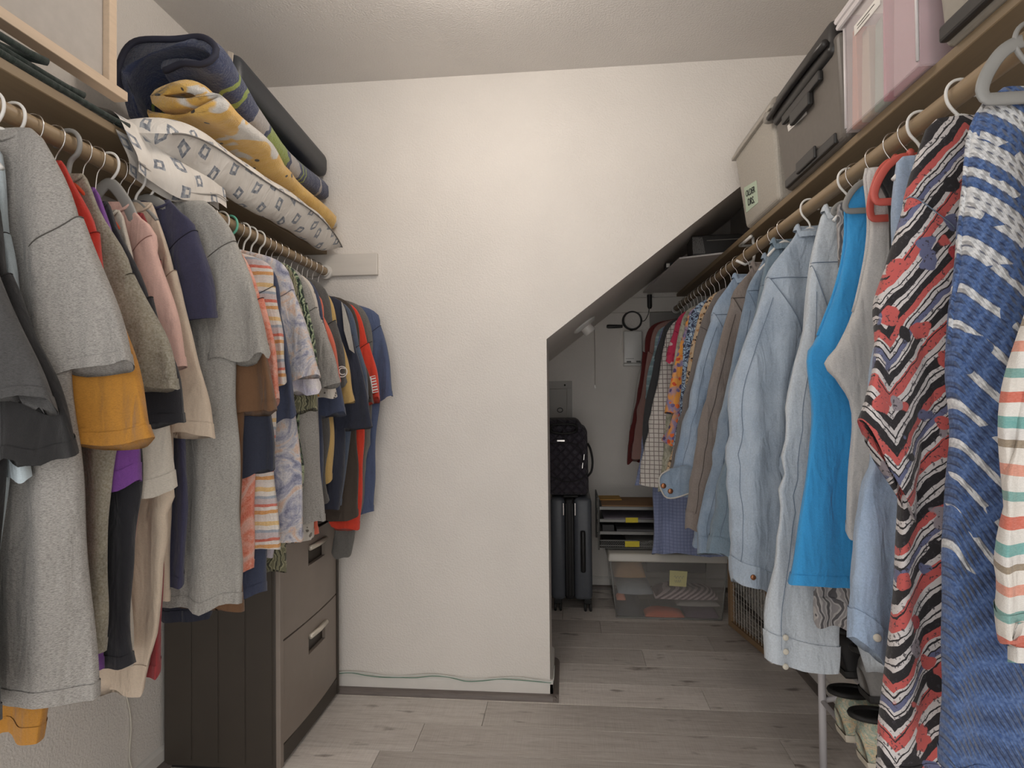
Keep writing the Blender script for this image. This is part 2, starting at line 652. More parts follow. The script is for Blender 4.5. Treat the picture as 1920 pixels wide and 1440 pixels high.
# the flush ceiling lamp that lights the closet
lamp = thing('ceiling_lamp', (LAMP[0], LAMP[1], H), 'round white flush ceiling lamp above the middle of the closet', 'lamp')
MB().lathe([(0, H), (.15, H), (.155, H - .012), (.14, H - .022), (0, H - .022)], LAMP[0], LAMP[1], 0, 32).build('base', M_trim, lamp, angle=40)
prof = [(.13 * cs(a), H - .022 - .05 * sn(a)) for a in np.linspace(0, math.pi / 2, 8)]
MB().lathe(prof, LAMP[0], LAMP[1], 0, 32).build('glass_dome', emit('lamp_glow', (255, 240, 222), 2.0), lamp, smooth=True)
ld = bpy.data.lights.new('ceiling_lamp_light', 'POINT')
ld.energy = 9.6
ld.color = (1.0, .92, .84)
ld.shadow_soft_size = .10
lo_ = bpy.data.objects.new('ceiling_lamp_light', ld)
lo_.location = (LAMP[0], LAMP[1], H - .16)
COL.objects.link(lo_)

# ------------------------------------------------------------------ garments and hangers
M_chrome = plain('chrome_wire', (205, 200, 195), .22, .03, 40, Metallic=1.0)
M_whitep = plain('white_plastic', (228, 226, 222), .35, .03, 20)
M_greyp = plain('grey_plastic', (140, 139, 136), .45, .04, 20)
M_dgreyp = plain('dark_grey_plastic', (92, 92, 88), .5, .04, 20)
M_redp = plain('coral_plastic', (205, 96, 84), .45, .04, 20)
M_tealp = plain('teal_plastic', (110, 190, 165), .4, .04, 20)
M_orangep = plain('orange_plastic', (216, 88, 56), .4, .04, 20)
M_blackp = plain('black_plastic', (38, 38, 38), .4, .05, 20)
M_button = plain('pearl_snap', (206, 200, 186), .25, .06, 60)
M_copper = plain('copper_button', (150, 100, 70), .35, .06, 60, Metallic=.8)
M_thread = {}


def thread(c):
    k = tuple(c)
    if k not in M_thread:
        M_thread[k] = plain('stitch_%d_%d_%d' % k, c, .9, .05)
    return M_thread[k]


HOOK = [(0, None), (0, None), (.005, -.036), (.018, -.018), (.0222, -.003), (.0195, .0105), (.0105, .0195), (-.002, .0218), (-.0135, .0165), (-.0205, .006), (-.0215, -.006)]


def hanger(rodx, sgn, Y, nz, sd, sz, label, group, style='wire', bar='white', loop=None, barr=.0042):
    h = thing('clothes_hanger', (rodx, Y, RZ), label, 'hanger', group)
    r = {'wire': .0014, 'white': .0027, 'grey': .0045, 'teal': .0035, 'flat': .0035}[style]
    mat = {'wire': M_chrome, 'white': M_whitep, 'grey': M_greyp, 'teal': M_tealp, 'flat': M_greyp}[style]
    ex = r - .0014
    pts = []
    for i, (d, z) in enumerate(HOOK):
        if z is None:
            z = (nz - RZ) + (.0 if i == 0 else min(.014, .4 * (RZ - .036 - nz)))
        k = 1 + ex / .022
        pts.append((d * k, z * (k if z > -.03 else 1)))
    sp = spline(pts, 30)
    MB().tube([(rodx + sgn * d, Y, RZ + z) for d, z in sp], r, 8).build('hook', mat, h, smooth=True)
    bm = {'white': M_whitep, 'grey': M_greyp, 'red': M_redp, 'teal': M_tealp, 'orange': M_orangep, 'black': M_blackp}[bar]
    mb = MB()
    if loop:                                   # open flat loop on each side, seen from the aisle
        sd, dz, thick = loop
        for s2 in (1, -1):
            p = [(0, nz), (sd * .30, nz - dz * .03), (sd * .62, nz - dz * .20), (sd * .88, nz - dz * .52), (sd, nz - dz * .80), (sd * .965, nz - dz * .95), (sd * .86, nz - dz), (sd * .4, nz - dz), (0, nz - dz)]
            q = spline(p, 34)
            mb.tube([(rodx + sgn * s2 * d, Y, z) for d, z in q], thick, 10, flat=.42)
        mb.build('shoulder_loop', bm, h, smooth=True)
    else:
        q = spline([(-sd, sz - .012), (-sd * .6, nz - .35 * (nz - sz) - .012), (0, nz - .002), (sd * .6, nz - .35 * (nz - sz) - .012), (sd, sz - .012)], 26)
        mb.tube([(rodx + sgn * d, Y, z) for d, z in q], barr, 8, flat=min(1, .0042 / barr))
        mb.build('shoulder_bar', bm, h, smooth=True)
    if style == 'wire' and bar != 'white':
        MB().lathe([(0, -.002), (.006, -.002), (.0065, .010), (.003, .014), (0, .014)], rodx, Y, nz, 12).build('neck_cap', bm, h, smooth=True)
    return h


def sheet_tube(Lr, Rr, T, nu, yf, yoff=0.0, pw=.62):
    """closed flattened cloth tube between two rails (rows x 2 of (d, z)); yf(d, z, row 0..1, side) is the fold"""
    n = len(Lr)
    a = np.linspace(0, 2 * math.pi, nu, endpoint=False)
    e, s = np.cos(a)[None, :], np.sin(a)[None, :]
    mid, half = (Lr + Rr) / 2, (Rr - Lr) / 2
    d = mid[:, :1] + half[:, :1] * e
    z = mid[:, 1:] + half[:, 1:] * e
    row = np.linspace(0, 1, n)[:, None] * np.ones_like(e)
    side = np.sign(s) * np.abs(s) ** pw
    y = np.asarray(T)[:, None] * side + yf(d, z, row, side) + yoff
    return np.stack([d, y, z], axis=2)


def nest(d, z, Y, side):
    """folds shared by neighbours on a rod, so that the packed cloth nests instead of clipping"""
    s = 1.0 if side == 'L' else -1.0
    low = np.clip((1.62 - z) / .9, 0, 1) ** .8
    o = .42 * np.sin(24 * d + 1.1 * Y + 1.4 * np.sin(1.9 * z + .6 * Y) + s)
    o = o + .40 * np.sin(47 * d - 1.7 * Y + 1.1 * np.sin(3.1 * z + 1.2 * s) + 2 * s)
    o = o + .22 * np.sin(83 * d + 2.3 * Y + 1.2 * np.sin(4.3 * z + Y))
    return o * (.25 + .9 * low)


def squash(v, gf, gb):
    """keep a garment inside its own slot on the rod: gf towards the camera, gb away from it"""
    return np.where(v < 0, gf * np.tanh(v / gf), gb * np.tanh(v / gb))


def fold_fn(seed, amp, kx=42, start=.12, diag=0.0, fine=.25):
    r = np.random.default_rng(seed)
    k = kx * np.array([.55, 1.0, 1.7]) * r.uniform(.8, 1.25, 3)
    ph = r.uniform(0, 6.28, 6)
    bend = r.uniform(-.10, .10)
    w = wrinkle(seed + 5, 6, 14, 60)

    def f(d, z, row, side):
        ramp = np.clip((row - start) / (1 - start), 0, 1) ** .8
        u = d + diag * z
        o = .5 * np.sin(k[0] * u + ph[0] + 1.2 * np.sin(2.2 * z + ph[3]))
        o = o + .38 * np.sin(k[1] * u + ph[1] + 1.0 * np.sin(3.1 * z + ph[4]))
        o = o + .2 * np.sin(k[2] * u + ph[2] + .8 * np.sin(4.7 * z + ph[5]))
        o = o * (1 + .25 * side)
        return amp * (o * (.12 + ramp) * .6 + fine * w(d * 1.0, z))
    return f


def to_world(P, rodx, sgn, Y):
    Q = P.copy()
    Q[..., 0] = rodx + sgn * P[..., 0]
    Q[..., 1] = Y + P[..., 1]
    return Q


def cloth_part(name, P, mat, root, rodx, sgn, Y, flip):
    W = to_world(P, rodx, sgn, Y)
    if flip:
        W = W[:, ::-1]
    mb = MB().grid(W, closed_u=True)
    return mb.build(name, mat, root, smooth=True)


NG = [0]


def garment(name, label, cat, group, mat, seam_c, side, Y, out, hem=None, kind='tee', w=.15, tipin=None, bodyT=.014, sleeveT=.02, amp=.011,
            hook='wire', bar='white', hlabel=None, cuff=None, nz=None, loop=None, collar=False, hemz_in=None, rail=None, syo=0.0, neck_d=.055, gaps=(.05, .05), na=.022, hnz=None, hy=0.0, barr=.0042):
    NG[0] += 1
    seed = 100 + NG[0] * 17
    sgn, rodx = (1, RXL) if side == 'L' else (-1, RXR)
    cv = lambda p: (sgn * (atY(p, Y)[0] - rodx), atY(p, Y)[2])
    O = [cv(p) for p in out]
    sh = O[0]
    sh = (max(sh[0], .045), min(sh[1], RZ - .03))
    O[0] = sh
    if nz is None:
        nz = min(RZ - .04, sh[1] + .02 + .12 * sh[0])
    smax = .30 if side == 'L' else .29
    hm = cv(hem) if hem else (max(.12, min(.2, O[1][0] * .95)), .72)
    root = thing(name, (rodx, Y, hm[1]), label, cat, group)
    flip = sgn < 0
    th = thread(tuple(int(x) for x in seam_c))
    nd = min(neck_d, sh[0] * .75)
    if kind == 'tank':
        R = [(nd * .6, nz)] + O + [hm]
    else:
        sm = O[1]
        arm = (max(.09, sm[0] - .018), sm[1] - .15)
        hd = hm[0]
        R = [(nd, nz), sh, (sm[0] * .97, sm[1])] + [arm] + [((arm[0] * .6 + hd * .4), arm[1] * .6 + hm[1] * .4), hm]
    n = 40
    Rr = spline(R, n)
    Lr = Rr.copy()
    Lr[:, 0] = -np.minimum(Rr[:, 0], smax)
    t = np.linspace(0, 1, n)
    T = .006 + bodyT * np.clip(t / .25, 0, 1) ** .6 + .006 * t
    bf = fold_fn(seed, amp, 40)
    gf, gb = gaps[0] * .43, gaps[1] * .43
    P = sheet_tube(Lr, Rr, T, 56, bf)
    ew = wrinkle(seed + 3, 5, 9, 30)
    P[..., 0] += ew(P[..., 2], 0) * .006 * np.sign(P[..., 0]) * np.clip(t[:, None] * 3, 0, 1)
    P[..., 1] = squash(P[..., 1], gf, gb) + na * nest(P[..., 0], P[..., 2], Y, side)
    # uneven hem
    hw = wrinkle(seed + 9, 4, 6, 18)
    P[..., 2] += hw(P[..., 0], P[..., 1] * 6) * .012 * (t[:, None] ** 6)
    if side == 'L' and Y > 1.70:                # hems at the wall side ride up over the cabinet top
        want = .775 - hm[1]
        if want > 0:
            P[..., 2] += want * np.clip((.10 - P[..., 0]) / .05, 0, 1) * np.clip((t[:, None] - .55) / .45, 0, 1)
    lip = P[-1:].copy()
    lip[..., 2] += .02
    lip[..., 0] *= .97
    lip[..., 1] = lip[..., 1].mean() + (lip[..., 1] - lip[..., 1].mean()) * .8
    body = cloth_part('body', np.concatenate([P, lip]), mat, root, rodx, sgn, Y, flip)
    hb = P[int(n * .955):].copy()
    cen = hb[..., 1].mean(axis=1, keepdims=True)
    hb[..., 1] += .0016 * np.sign(np.sin(np.linspace(0, 2 * math.pi, 56, endpoint=False)))[None, :]
    hb[..., 0] *= 1.006
    cloth_part('hem', hb, mat, body, rodx, sgn, Y, flip)
    # neckband or collar
    a = np.linspace(0, 2 * math.pi, 28, endpoint=False)
    if collar:
        rows_ = []
        for k2, (dz, ex) in enumerate([(-.004, 0), (.010, -.002), (.014, .002), (.008, .006), (-.004, .010)]):
            rows_.append(np.stack([(nd + ex) * np.cos(a), (.018 + ex * .8) * np.sin(a), np.full_like(a, nz + dz) - .02 * (np.sin(a) < -.6)], axis=1))
        cloth_part('collar', np.array(rows_), mat, root, rodx, sgn, Y, flip)
        ky = int(np.argmin(np.abs(P[:20, 0, 2] - (O[1][1] + .01))))
        for dk_, rad_ in ((0, .0011),):
            qy = [P[ky + dk_, j] for j in list(range(36, 56)) + [0]]
            MB().tube([(rodx + sgn * p[0], Y + p[1] - .0012, p[2] - .004) for p in qy], rad_, 6).build('yoke_seam', th, body, smooth=True)
    elif kind != 'tank':
        MB().tube([(rodx + sgn * nd * 1.02 * cs(x), Y + min(.012, .7 * min(gf, gb)) * sn(x), nz - .004 - .02 * max(0, -sn(x))) for x in a], .003, 8, True).build('neckband', mat, root, smooth=True)
    if kind == 'tank':
        q = [p for p in P[1:int(n * .42), 0]]
        MB().tube([(rodx + sgn * p[0] * 1.0, Y + p[1], p[2]) for p in q], .004, 8).build('armhole_binding', mat, root, smooth=True)
        q2 = [p for p in P[2:int(n * .42), 4]]
        MB().tube([(rodx + sgn * (p[0] - .012), Y + p[1] - .0035, p[2]) for p in q2], .0009, 6).build('stitch_line', th, root, smooth=True)
    else:
        sm, tip = O[1], O[-1]
        arm = (max(.03, sm[0] - .085), sm[1] - (.15 if collar else .055))
        m = 26
        outr = [(sm[0] * .985, sm[1] + .004)] + O[1:][1:]
        if len(outr) == 2:
            outr = [outr[0], ((outr[0][0] + outr[1][0]) / 2 + .008, (outr[0][1] + outr[1][1]) / 2), outr[1]]
        Ro = spline(outr, m)
        if tipin is not None:
            ti = cv(tipin)
        else:
            ti = (tip[0] - w, tip[1] - (.012 if kind == 'tee' else .004))
        if kind == 'tee':
            inn = [arm, (arm[0] * .5 + ti[0] * .5, arm[1] * .5 + ti[1] * .5), ti]
        else:
            inn = [arm]
            for (d, z) in outr[1:-1]:
                inn.append((d - w * 1.12, z - .01))
            inn.append(ti)
        Ri = spline(inn, m)
        ts = np.linspace(0, 1, m)
        tT = sleeveT * (.75 + .5 * np.sin(math.pi * np.clip(ts * .62, 0, 1)))
        if kind == 'long':
            tT = tT * (1 - .25 * ts)
        for s2 in ((1, -1) if (side == 'L' and (kind == 'tee' or Y < 1.7)) or (side == 'R' and Y < 2.2) else (1,)):
            sf = fold_fn(seed + 31 * (2 + s2), amp * .75, 36, .05, .35 * (1 if NG[0] % 2 else -1), .5)
            Ls, Rs = Ri.copy(), Ro.copy()
            if s2 < 0:
                Ls[:, 0], Rs[:, 0] = -np.minimum(Ri[:, 0], smax - .03), -np.minimum(Ro[:, 0], smax + .02)
                Ls, Rs = Rs, Ls
            S = sheet_tube(Ls, Rs, tT, 36, sf, syo * (1 if s2 > 0 else -.3), .7)
            S[..., 0] += ew(S[..., 2] * 1.3 + 4, 0) * .005
            if kind == 'long':                     # creases gathering at the bend of a long sleeve and above its cuff
                g_ = np.exp(-((ts[:, None] - .52) / .16) ** 2) + .8 * np.exp(-((ts[:, None] - .84) / .07) ** 2)
                S[..., 1] += .35 * min(gf, gb, .03) * g_ * np.sin(52 * S[..., 2] + 1.6 * np.sin(11 * S[..., 2] + NG[0]) + (30 if NG[0] % 2 else -30) * S[..., 0] + 1.2 * np.sin(40 * S[..., 0]) + NG[0])
                S[..., 0] += .0035 * g_ * np.sin(47 * S[..., 2] + 2.0 * np.sin(13 * S[..., 2]) + NG[0])
            S[..., 1] = squash(S[..., 1], gf, gb) + na * nest(S[..., 0], S[..., 2], Y, side)
            S[..., 2] += hw(S[..., 0] * 2, S[..., 1] * 10 + s2) * .010 * (ts[:, None] ** 4)
            S[..., 2] -= (S[..., 1] - syo) * .35 * (ts[:, None] ** 5) * (-1 if NG[0] % 3 == 0 else .4)
            lp = S[-1:].copy()
            lp[..., 2] += .025
            lp[..., 0] = lp[..., 0].mean() + (lp[..., 0] - lp[..., 0].mean()) * .80
            nn_ = na * nest(lp[..., 0], lp[..., 2], Y, side)
            lp[..., 1] = (lp[..., 1] - nn_ - syo) * .78 + nn_ + syo
            pr = cloth_part('sleeve', np.concatenate([S, lp]), mat, root, rodx, sgn, Y, flip)
            if s2 < 0:
                continue
            sg = np.sign(np.sin(np.linspace(0, 2 * math.pi, 36, endpoint=False)))[None, :]
            if kind == 'tee' or not cuff:
                hbs = S[int(m * .90):].copy()
                hbs[..., 1] += .0017 * sg
                mx = hbs[..., 0].mean(axis=1, keepdims=True)
                hbs[..., 0] = mx + (hbs[..., 0] - mx) * 1.012
                cloth_part('sleeve_hem', hbs, mat, pr, rodx, sgn, Y, flip)
            else:
                ch, cm, nb, bmat = cuff
                k0 = m - max(3, int(round(m * ch)))
                cb = S[k0:].copy()
                cb[..., 1] += .0025 * sg
                mx = cb[..., 0].mean(axis=1, keepdims=True)
                cb[..., 0] = mx + (cb[..., 0] - mx) * 1.03
                cp = cloth_part('cuff', cb, cm, pr, rodx, sgn, Y, flip)
                fr = cb[:, 20:34]                       # camera side of the cuff
                for b in range(nb):
                    p = fr[int((b + .5) / nb * len(fr)), 10 if nb > 1 else 8]
                    x, yy, z = rodx + sgn * p[0], Y + p[1], p[2]
                    MB().lathe([(0, -.0045), (.005, -.0042), (.0068, -.003), (.007, 0)], x, yy - .001, z, 14, 'y').build('button', bmat, cp, smooth=True)
            if kind == 'long' and collar:
                q = [S[i, 31] for i in range(1, m - 1)]
                MB().tube([(rodx + sgn * p[0], Y + p[1] - .0012, p[2]) for p in q], .0008, 6).build('sleeve_seam', th, pr, smooth=True)
            # seam where sleeve meets shoulder (camera half of the loop)
            loop0 = S[0]
            q = [loop0[j % 36] for j in range(19, 38)]
            MB().tube([(rodx + sgn * p[0] * 1.004, Y + p[1] - .0008, p[2]) for p in q], .0009, 6).build('shoulder_seam', th, pr, smooth=True)
    if hlabel is None:
        short = label.split(' hanging')[0].split(' with')[0].split(' behind')[0].split(' between')[0].split(' at the')[0]
        hlabel = {'wire': 'thin metal-hooked', 'white': 'white plastic', 'grey': 'thick grey', 'teal': 'teal plastic', 'flat': 'flat grey plastic'}[style_of(hook)] + ' hanger holding the ' + short
    if loop:
        lt_, lby, lr_ = loop
        ld_ = cv(lt_)
        loop = (ld_[0], (hnz or nz) + .004 - cv((lt_[0], lby))[1], lr_)
    if hook:
        hanger(rodx, sgn, Y + hy, (hnz or nz) + .004, max(.05, sh[0] * .93), sh[1] - .004, hlabel, 'hangers on the left rod' if side == 'L' else 'hangers on the right rod', hook, bar, loop, barr)
    return root, O, hm, nz


def style_of(h):
    return h or 'wire'


HG = (176, 172, 166)
fab = {
    'charcoal': fabric('charcoal_jersey', (74, 73, 73), .16),
    'black': fabric('black_jersey', (33, 32, 33), .08),
    'paleblue': fabric('pale_blue_jersey', (188, 200, 206), .05),
    'heather': fabric('heather_grey_jersey', (158, 154, 149), .22, 260),
    'heather2': fabric('light_heather_jersey', (166, 163, 157), .2, 260),
    'mustard': fabric('mustard_jersey', (184, 128, 48), .09),
    'red': fabric('red_jersey', (196, 50, 36), .07),
    'olive': tiedye('olive_washed_jersey', [(98, 92, 74), (126, 118, 98), (140, 132, 112), (158, 148, 126)], 9, 1.2),
    'purple': fabric('purple_jersey', (122, 70, 150), .06),
    'blackn': fabric('blue_black_jersey', (36, 36, 42), .08),
    'ltgrey': fabric('pale_grey_jersey', (196, 188, 176), .08),
    'pink': fabric('dusty_pink_jersey', (220, 180, 168), .05),
    'maroon': fabric('maroon_jersey', (146, 50, 54), .06),
    'beige': fabric('beige_jersey', (210, 192, 172), .05),
    'navy': fabric('navy_jersey', (58, 58, 84), .10),
    'navy2': fabric('faded_navy_jersey', (64, 72, 96), .10),
    'navy3': fabric('dark_navy_jersey', (44, 48, 64), .10),
    'brown': fabric('brown_jersey', (116, 84, 58), .06),
    'rust': fabric('rust_jersey', (150, 100, 74), .06),
    'coraldye': tiedye('coral_tie_dye', [(222, 100, 66), (234, 132, 100), (238, 176, 156), (222, 196, 186)], 12),
    'stripe': stripes('candy_stripe_jersey', [(0, (216, 206, 198)), (.10, (214, 150, 72)), (.20, (222, 212, 204)), (.30, (208, 96, 70)), (.38, (196, 182, 182)), (.55, (150, 160, 174)), (.63, (224, 216, 206)), (.76, (224, 186, 120)), (.88, (222, 212, 204))], .088, .002, ns=20, soft=.16),
    'lavdye': tiedye('lavender_tie_dye', [(96, 102, 132), (150, 150, 172), (202, 198, 200), (214, 178, 152), (174, 164, 176)], 13, 2.0),
    'lilac': tiedye('pastel_tie_dye', [(176, 190, 206), (204, 196, 212), (222, 216, 214), (188, 176, 200)], 8),
    'leaf': leafprint('olive_leaf_print', (150, 146, 118), (74, 74, 58), (112, 110, 86)),
    'leaf2': leafprint('green_palm_print', (92, 112, 84), (30, 38, 38), (170, 178, 148), 34),
    'coral': fabric('coral_jersey', (222, 112, 88), .06),
    'charcoal2': fabric('dark_heather_jersey', (90, 88, 86), .18),
    'tan': fabric('tan_jersey', (206, 172, 110), .06),
    'bluegrey': fabric('slate_blue_jersey', (84, 96, 116), .12),
    'dkbrown': fabric('dark_brown_jersey', (72, 62, 54), .10),
    'redor': fabric('red_orange_jersey', (220, 66, 44), .06),
    'grey2': fabric('mid_grey_jersey', (112, 110, 106), .14),
    'blue': fabric('washed_blue_jersey', (84, 96, 128), .08),
    'florw': floral('white_floral_print', (204, 196, 186), [(212, 148, 70), (92, 86, 80), (120, 112, 104)], 70, .28),
    'ltgreypanel': fabric('grey_panel_jersey', (186, 182, 176), .08),
}
DK = {k: v for k, v in {
    'heather': (84, 80, 76), 'heather2': (84, 80, 76), 'mustard': (120, 80, 28), 'red': (120, 26, 20), 'olive': (60, 54, 42), 'pink': (150, 110, 100), 'beige': (150, 130, 112), 'navy': (26, 26, 40), 'lavdye': (110, 106, 116)}.items()}
GL = 'tees on the left rod'
SPECS = []
BUILT = {}


def build_specs(side):
    ys = sorted((sp['Y'], i) for i, sp in enumerate(SPECS) if sp['side'] == side)
    for k, (y, i) in enumerate(ys):
        gf = y - ys[k - 1][0] if k else .05
        gb = ys[k + 1][0] - y if k + 1 < len(ys) else .05
        BUILT[i] = garment(gaps=(min(gf, .12), min(gb, .12)), **SPECS[i])



def tee(key, label, Y, out, hem=None, **kw):
    m = fab[key]
    sc = DK.get(key, (40, 38, 38))
    kw.setdefault('cat', 't-shirt')
    cat = kw.pop('cat')
    SPECS.append(dict(name=kw.pop('name', 't_shirt'), label=label, cat=cat, group=GL, mat=m, seam_c=sc, side='L', Y=Y, out=out, hem=hem, **kw))
    return len(SPECS) - 1


tee('charcoal', 'charcoal grey tee at the near end of the left rod', .800, [(-75, 300), (-15, 470), (94, 758)], (10, 1330), hook=None)
tee('black', 'black tee with sleeve hanging below the charcoal one at far left', .826, [(-60, 310), (25, 520), (141, 852)], (-10, 1340), hook='wire')
tee('paleblue', 'pale blue tee peeking out between black and big grey tees', .852, [(-40, 300), (12, 440), (76, 884)], (-40, 1320), w=.11)
tee('heather', 'large heather grey tee filling the left edge of the photo', .880, [(86, 262), (150, 412), (248, 684)], (155, 1318), w=.165, sleeveT=.024, hook='white')
tee('mustard', 'mustard yellow tee with wide sleeve under the large grey sleeve', .918, [(96, 318), (172, 490), (297, 832)], (95, 1362), w=.165, hook='white')
tee('red', 'bright red tee hanging behind the mustard one', .955, [(132, 330), (186, 440), (214, 690)], (148, 1060), bar='orange')
tee('olive', 'washed olive tee with long sleeve hanging behind the bright red one', 1.000, [(168, 352), (250, 517), (334, 728)], (206, 1212), bar='orange')
tee('purple', 'purple tee mostly hidden behind the olive one', 1.030, [(192, 378), (224, 470), (262, 905)], (195, 1268), w=.12, bar='black', hook='grey')
tee('blackn', 'blue-black tee hanging behind the purple one', 1.062, [(212, 402), (284, 560), (337, 800)], (258, 1248), bar='black')
tee('ltgrey', 'pale grey tee with hem below the blue-black sleeve', 1.095, [(230, 416), (262, 520), (322, 918)], (250, 1240), w=.12, bar='orange')
tee('pink', 'dusty pink tee with sleeve fully in view', 1.130, [(256, 402), (299, 448), (346, 692)], (238, 1225), w=.10, bar='grey', hook='white', hnz=RZ - .044, barr=.013)
tee('maroon', 'maroon tee showing only its low hem beside the cabinet', 1.181, [(268, 420), (300, 490), (330, 700)], (301, 1262), w=.10)
tee('beige', 'beige long-sleeved shirt with narrow cuff hanging lowest on the left', 1.156, [(266, 425), (300, 520), (322, 1010), (274, 1286)], (250, 1190), w=.085, kind='long', cat='shirt', name='long_sleeved_shirt')
tee('beige', 'long beige tee hanging between the pink and navy ones', 1.208, [(282, 400), (334, 512), (401, 812)], (316, 1120), w=.12, bar='grey', hook='white')
tee('navy', 'navy tee with folded short sleeve before the second grey tee', 1.240, [(341, 398), (372, 436), (407, 600)], (352, 1085), w=.11, sleeveT=.026, bar='grey', hook='white', hnz=RZ - .040, barr=.013)
tee('heather2', 'second large heather grey tee hanging above the dark cabinet', 1.300, [(390, 380), (446, 455), (502, 668)], (450, 1138), w=.14, sleeveT=.026, hook='white')
tee('brown', 'brown tee with crumpled sleeve behind the second grey tee', 1.345, [(450, 470), (470, 548), (515, 772)], (440, 1142), w=.10, hook='white')
tee('navy3', 'dark navy tee with low sleeve in front of the striped hem', 1.372, [(445, 470), (470, 590), (509, 885)], (400, 1150), w=.11)
tee('coraldye', 'coral tie-dyed tee beside the striped one', 1.405, [(456, 476), (492, 560), (519, 754)], (470, 1075), w=.07)
tee('stripe', 'white tee with orange, red and blue stripes', 1.440, [(500, 492), (516, 538), (530, 716)], (516, 1030), w=.06)
tee('navy2', 'faded navy tee hanging between striped and lavender ones', 1.480, [(505, 500), (524, 585), (552, 785)], (495, 1112), w=.10)
tee('lavdye', 'lavender and peach tie-dyed tee with full sleeve', 1.530, [(527, 492), (550, 545), (600, 706)], (562, 1005), w=.13, hook='white')
tee('lilac', 'pastel lilac tie-dyed tee peeking below the lavender sleeve', 1.570, [(532, 500), (558, 570), (599, 730)], (516, 1046), w=.10, hook='teal', bar='teal')
tee('leaf', 'olive tee with dark leaf print', 1.610, [(542, 502), (562, 570), (594, 772)], (529, 1068), w=.11)
tee('leaf2', 'green palm-leaf print shirt with thin strip in view', 1.640, [(552, 505), (575, 570), (592, 690)], (562, 992), w=.08, hook='white', cat='shirt', name='print_shirt')
tee('heather', 'grey tee with straight sleeve in the middle of the far left shirts', 1.680, [(565, 512), (594, 578), (639, 722)], (602, 985), w=.13, hook='white')
tee('florw', 'white tee with small brown floral print at its hem', 1.725, [(578, 525), (602, 600), (632, 745)], (584, 1012), w=.09, hook='white')
tee('navy2', 'navy blue tee behind the small floral print', 1.765, [(584, 530), (606, 600), (644, 775)], (604, 950), w=.10)
tee('coral', 'plain coral tee with thin strip of sleeve in view', 1.800, [(592, 548), (608, 592), (640, 714)], (600, 1000), w=.06)
ch_id = tee('charcoal2', 'dark heather tee with a round white logo on the sleeve', 1.840, [(604, 535), (628, 602), (651, 728)], (612, 940), w=.06)
tee('tan', 'tan yellow tee behind the dark heather one', 1.885, [(612, 548), (634, 605), (661, 758)], (622, 900), w=.06)
rag_id = tee('navy3', 'navy raglan tee with light grey shoulder panel', 1.935, [(640, 566), (660, 630), (699, 802)], (632, 950), w=.13)
tee('bluegrey', 'slate blue tee behind the raglan one', 1.980, [(650, 574), (673, 650), (689, 747)], (640, 945), w=.05)
tee('dkbrown', 'dark brown tee behind the slate blue one', 2.022, [(656, 571), (678, 665), (700, 755)], (667, 972), w=.07)
fl_id = tee('redor', 'orange-red tee with white striped patch on the sleeve', 2.062, [(664, 576), (692, 644), (711, 750)], (672, 994), w=.07)
tee('grey2', 'dark grey long-sleeved shirt second from the end wall', 2.108, [(676, 576), (698, 642), (690, 830), (657, 1042)], (640, 900), w=.075, kind='long', cat='shirt', name='long_sleeved_shirt')
tee('blue', 'washed blue tee nearest the end wall', 2.160, [(697, 581), (716, 612), (739, 746)], (701, 962), w=.13)

build_specs('L')

# ------------------------------------------------------------------ right-hand garments
def chevron_print():
    t = NT('chevron_flower_print')
    v = t.obj()
    sx = t.n('ShaderNodeSeparateXYZ', {0: v})
    wob = t.noise(v, 26, 3)
    x = t.math('ADD', sx.outputs[0], t.math('MULTIPLY', t.noise(v, 5, 2), .03))
    px = t.math('ABSOLUTE', t.math('SUBTRACT', t.math('PINGPONG', t.math('ADD', x, .53), .135), .0))
    u = t.math('ADD', t.math('ADD', sx.outputs[2], t.math('MULTIPLY', px, 1.25)), t.math('MULTIPLY', wob, .022))
    f = t.math('FRACT', t.math('DIVIDE', u, .185))
    W, B, R, P, G = (204, 198, 197), (38, 35, 38), (192, 90, 86), (100, 104, 136), (150, 140, 146)
    base = t.ramp(f, [(0, lin(B)), (.09, lin(W)), (.13, lin(B)), (.145, lin(W)), (.21, lin(R)), (.31, lin(B)), (.325, lin(R)), (.345, lin(W)), (.40, lin(B)), (.49, lin(W)), (.515, lin(B)), (.53, lin(W)), (.56, lin(P)), (.62, lin(B)), (.635, lin(W)), (.68, lin(B)), (.70, lin(W)), (.73, lin(R)), (.81, lin(B)), (.90, lin(W)), (.94, lin(B)), (.955, lin(W))], 'CONSTANT')
    nz = t.n('ShaderNodeTexNoise', {'Vector': v, 'Scale': 30.0, 'Detail': 2.0})
    vv = t.n('ShaderNodeMixRGB', {0: .03, 1: v, 2: nz.outputs[1]}).outputs[0]
    d = t.vor(vv, 26)
    cc = t.n('ShaderNodeSeparateXYZ', {0: t.vor(vv, 26, out=1)})
    fl = t.ramp(cc.outputs[0], [(0, lin(R)), (.42, lin(P)), (.56, lin(B)), (.70, lin((180, 66, 70))), (.85, lin(G))], 'CONSTANT')
    on = t.math('MULTIPLY', t.math('GREATER_THAN', cc.outputs[1], .45), t.ramp(d, [(.36, (1, 1, 1, 1)), (.40, (0, 0, 0, 1))]))
    col = t.mix(on, base, fl)
    sp = t.noise(v, 170, 2, .7)
    col = t.mix(t.ramp(sp, [(.60, (0, 0, 0, 1)), (.63, (.85, .85, .85, 1))]), col, lin((60, 56, 62)))
    return fabric_finish(t, col, v, strength=.3)


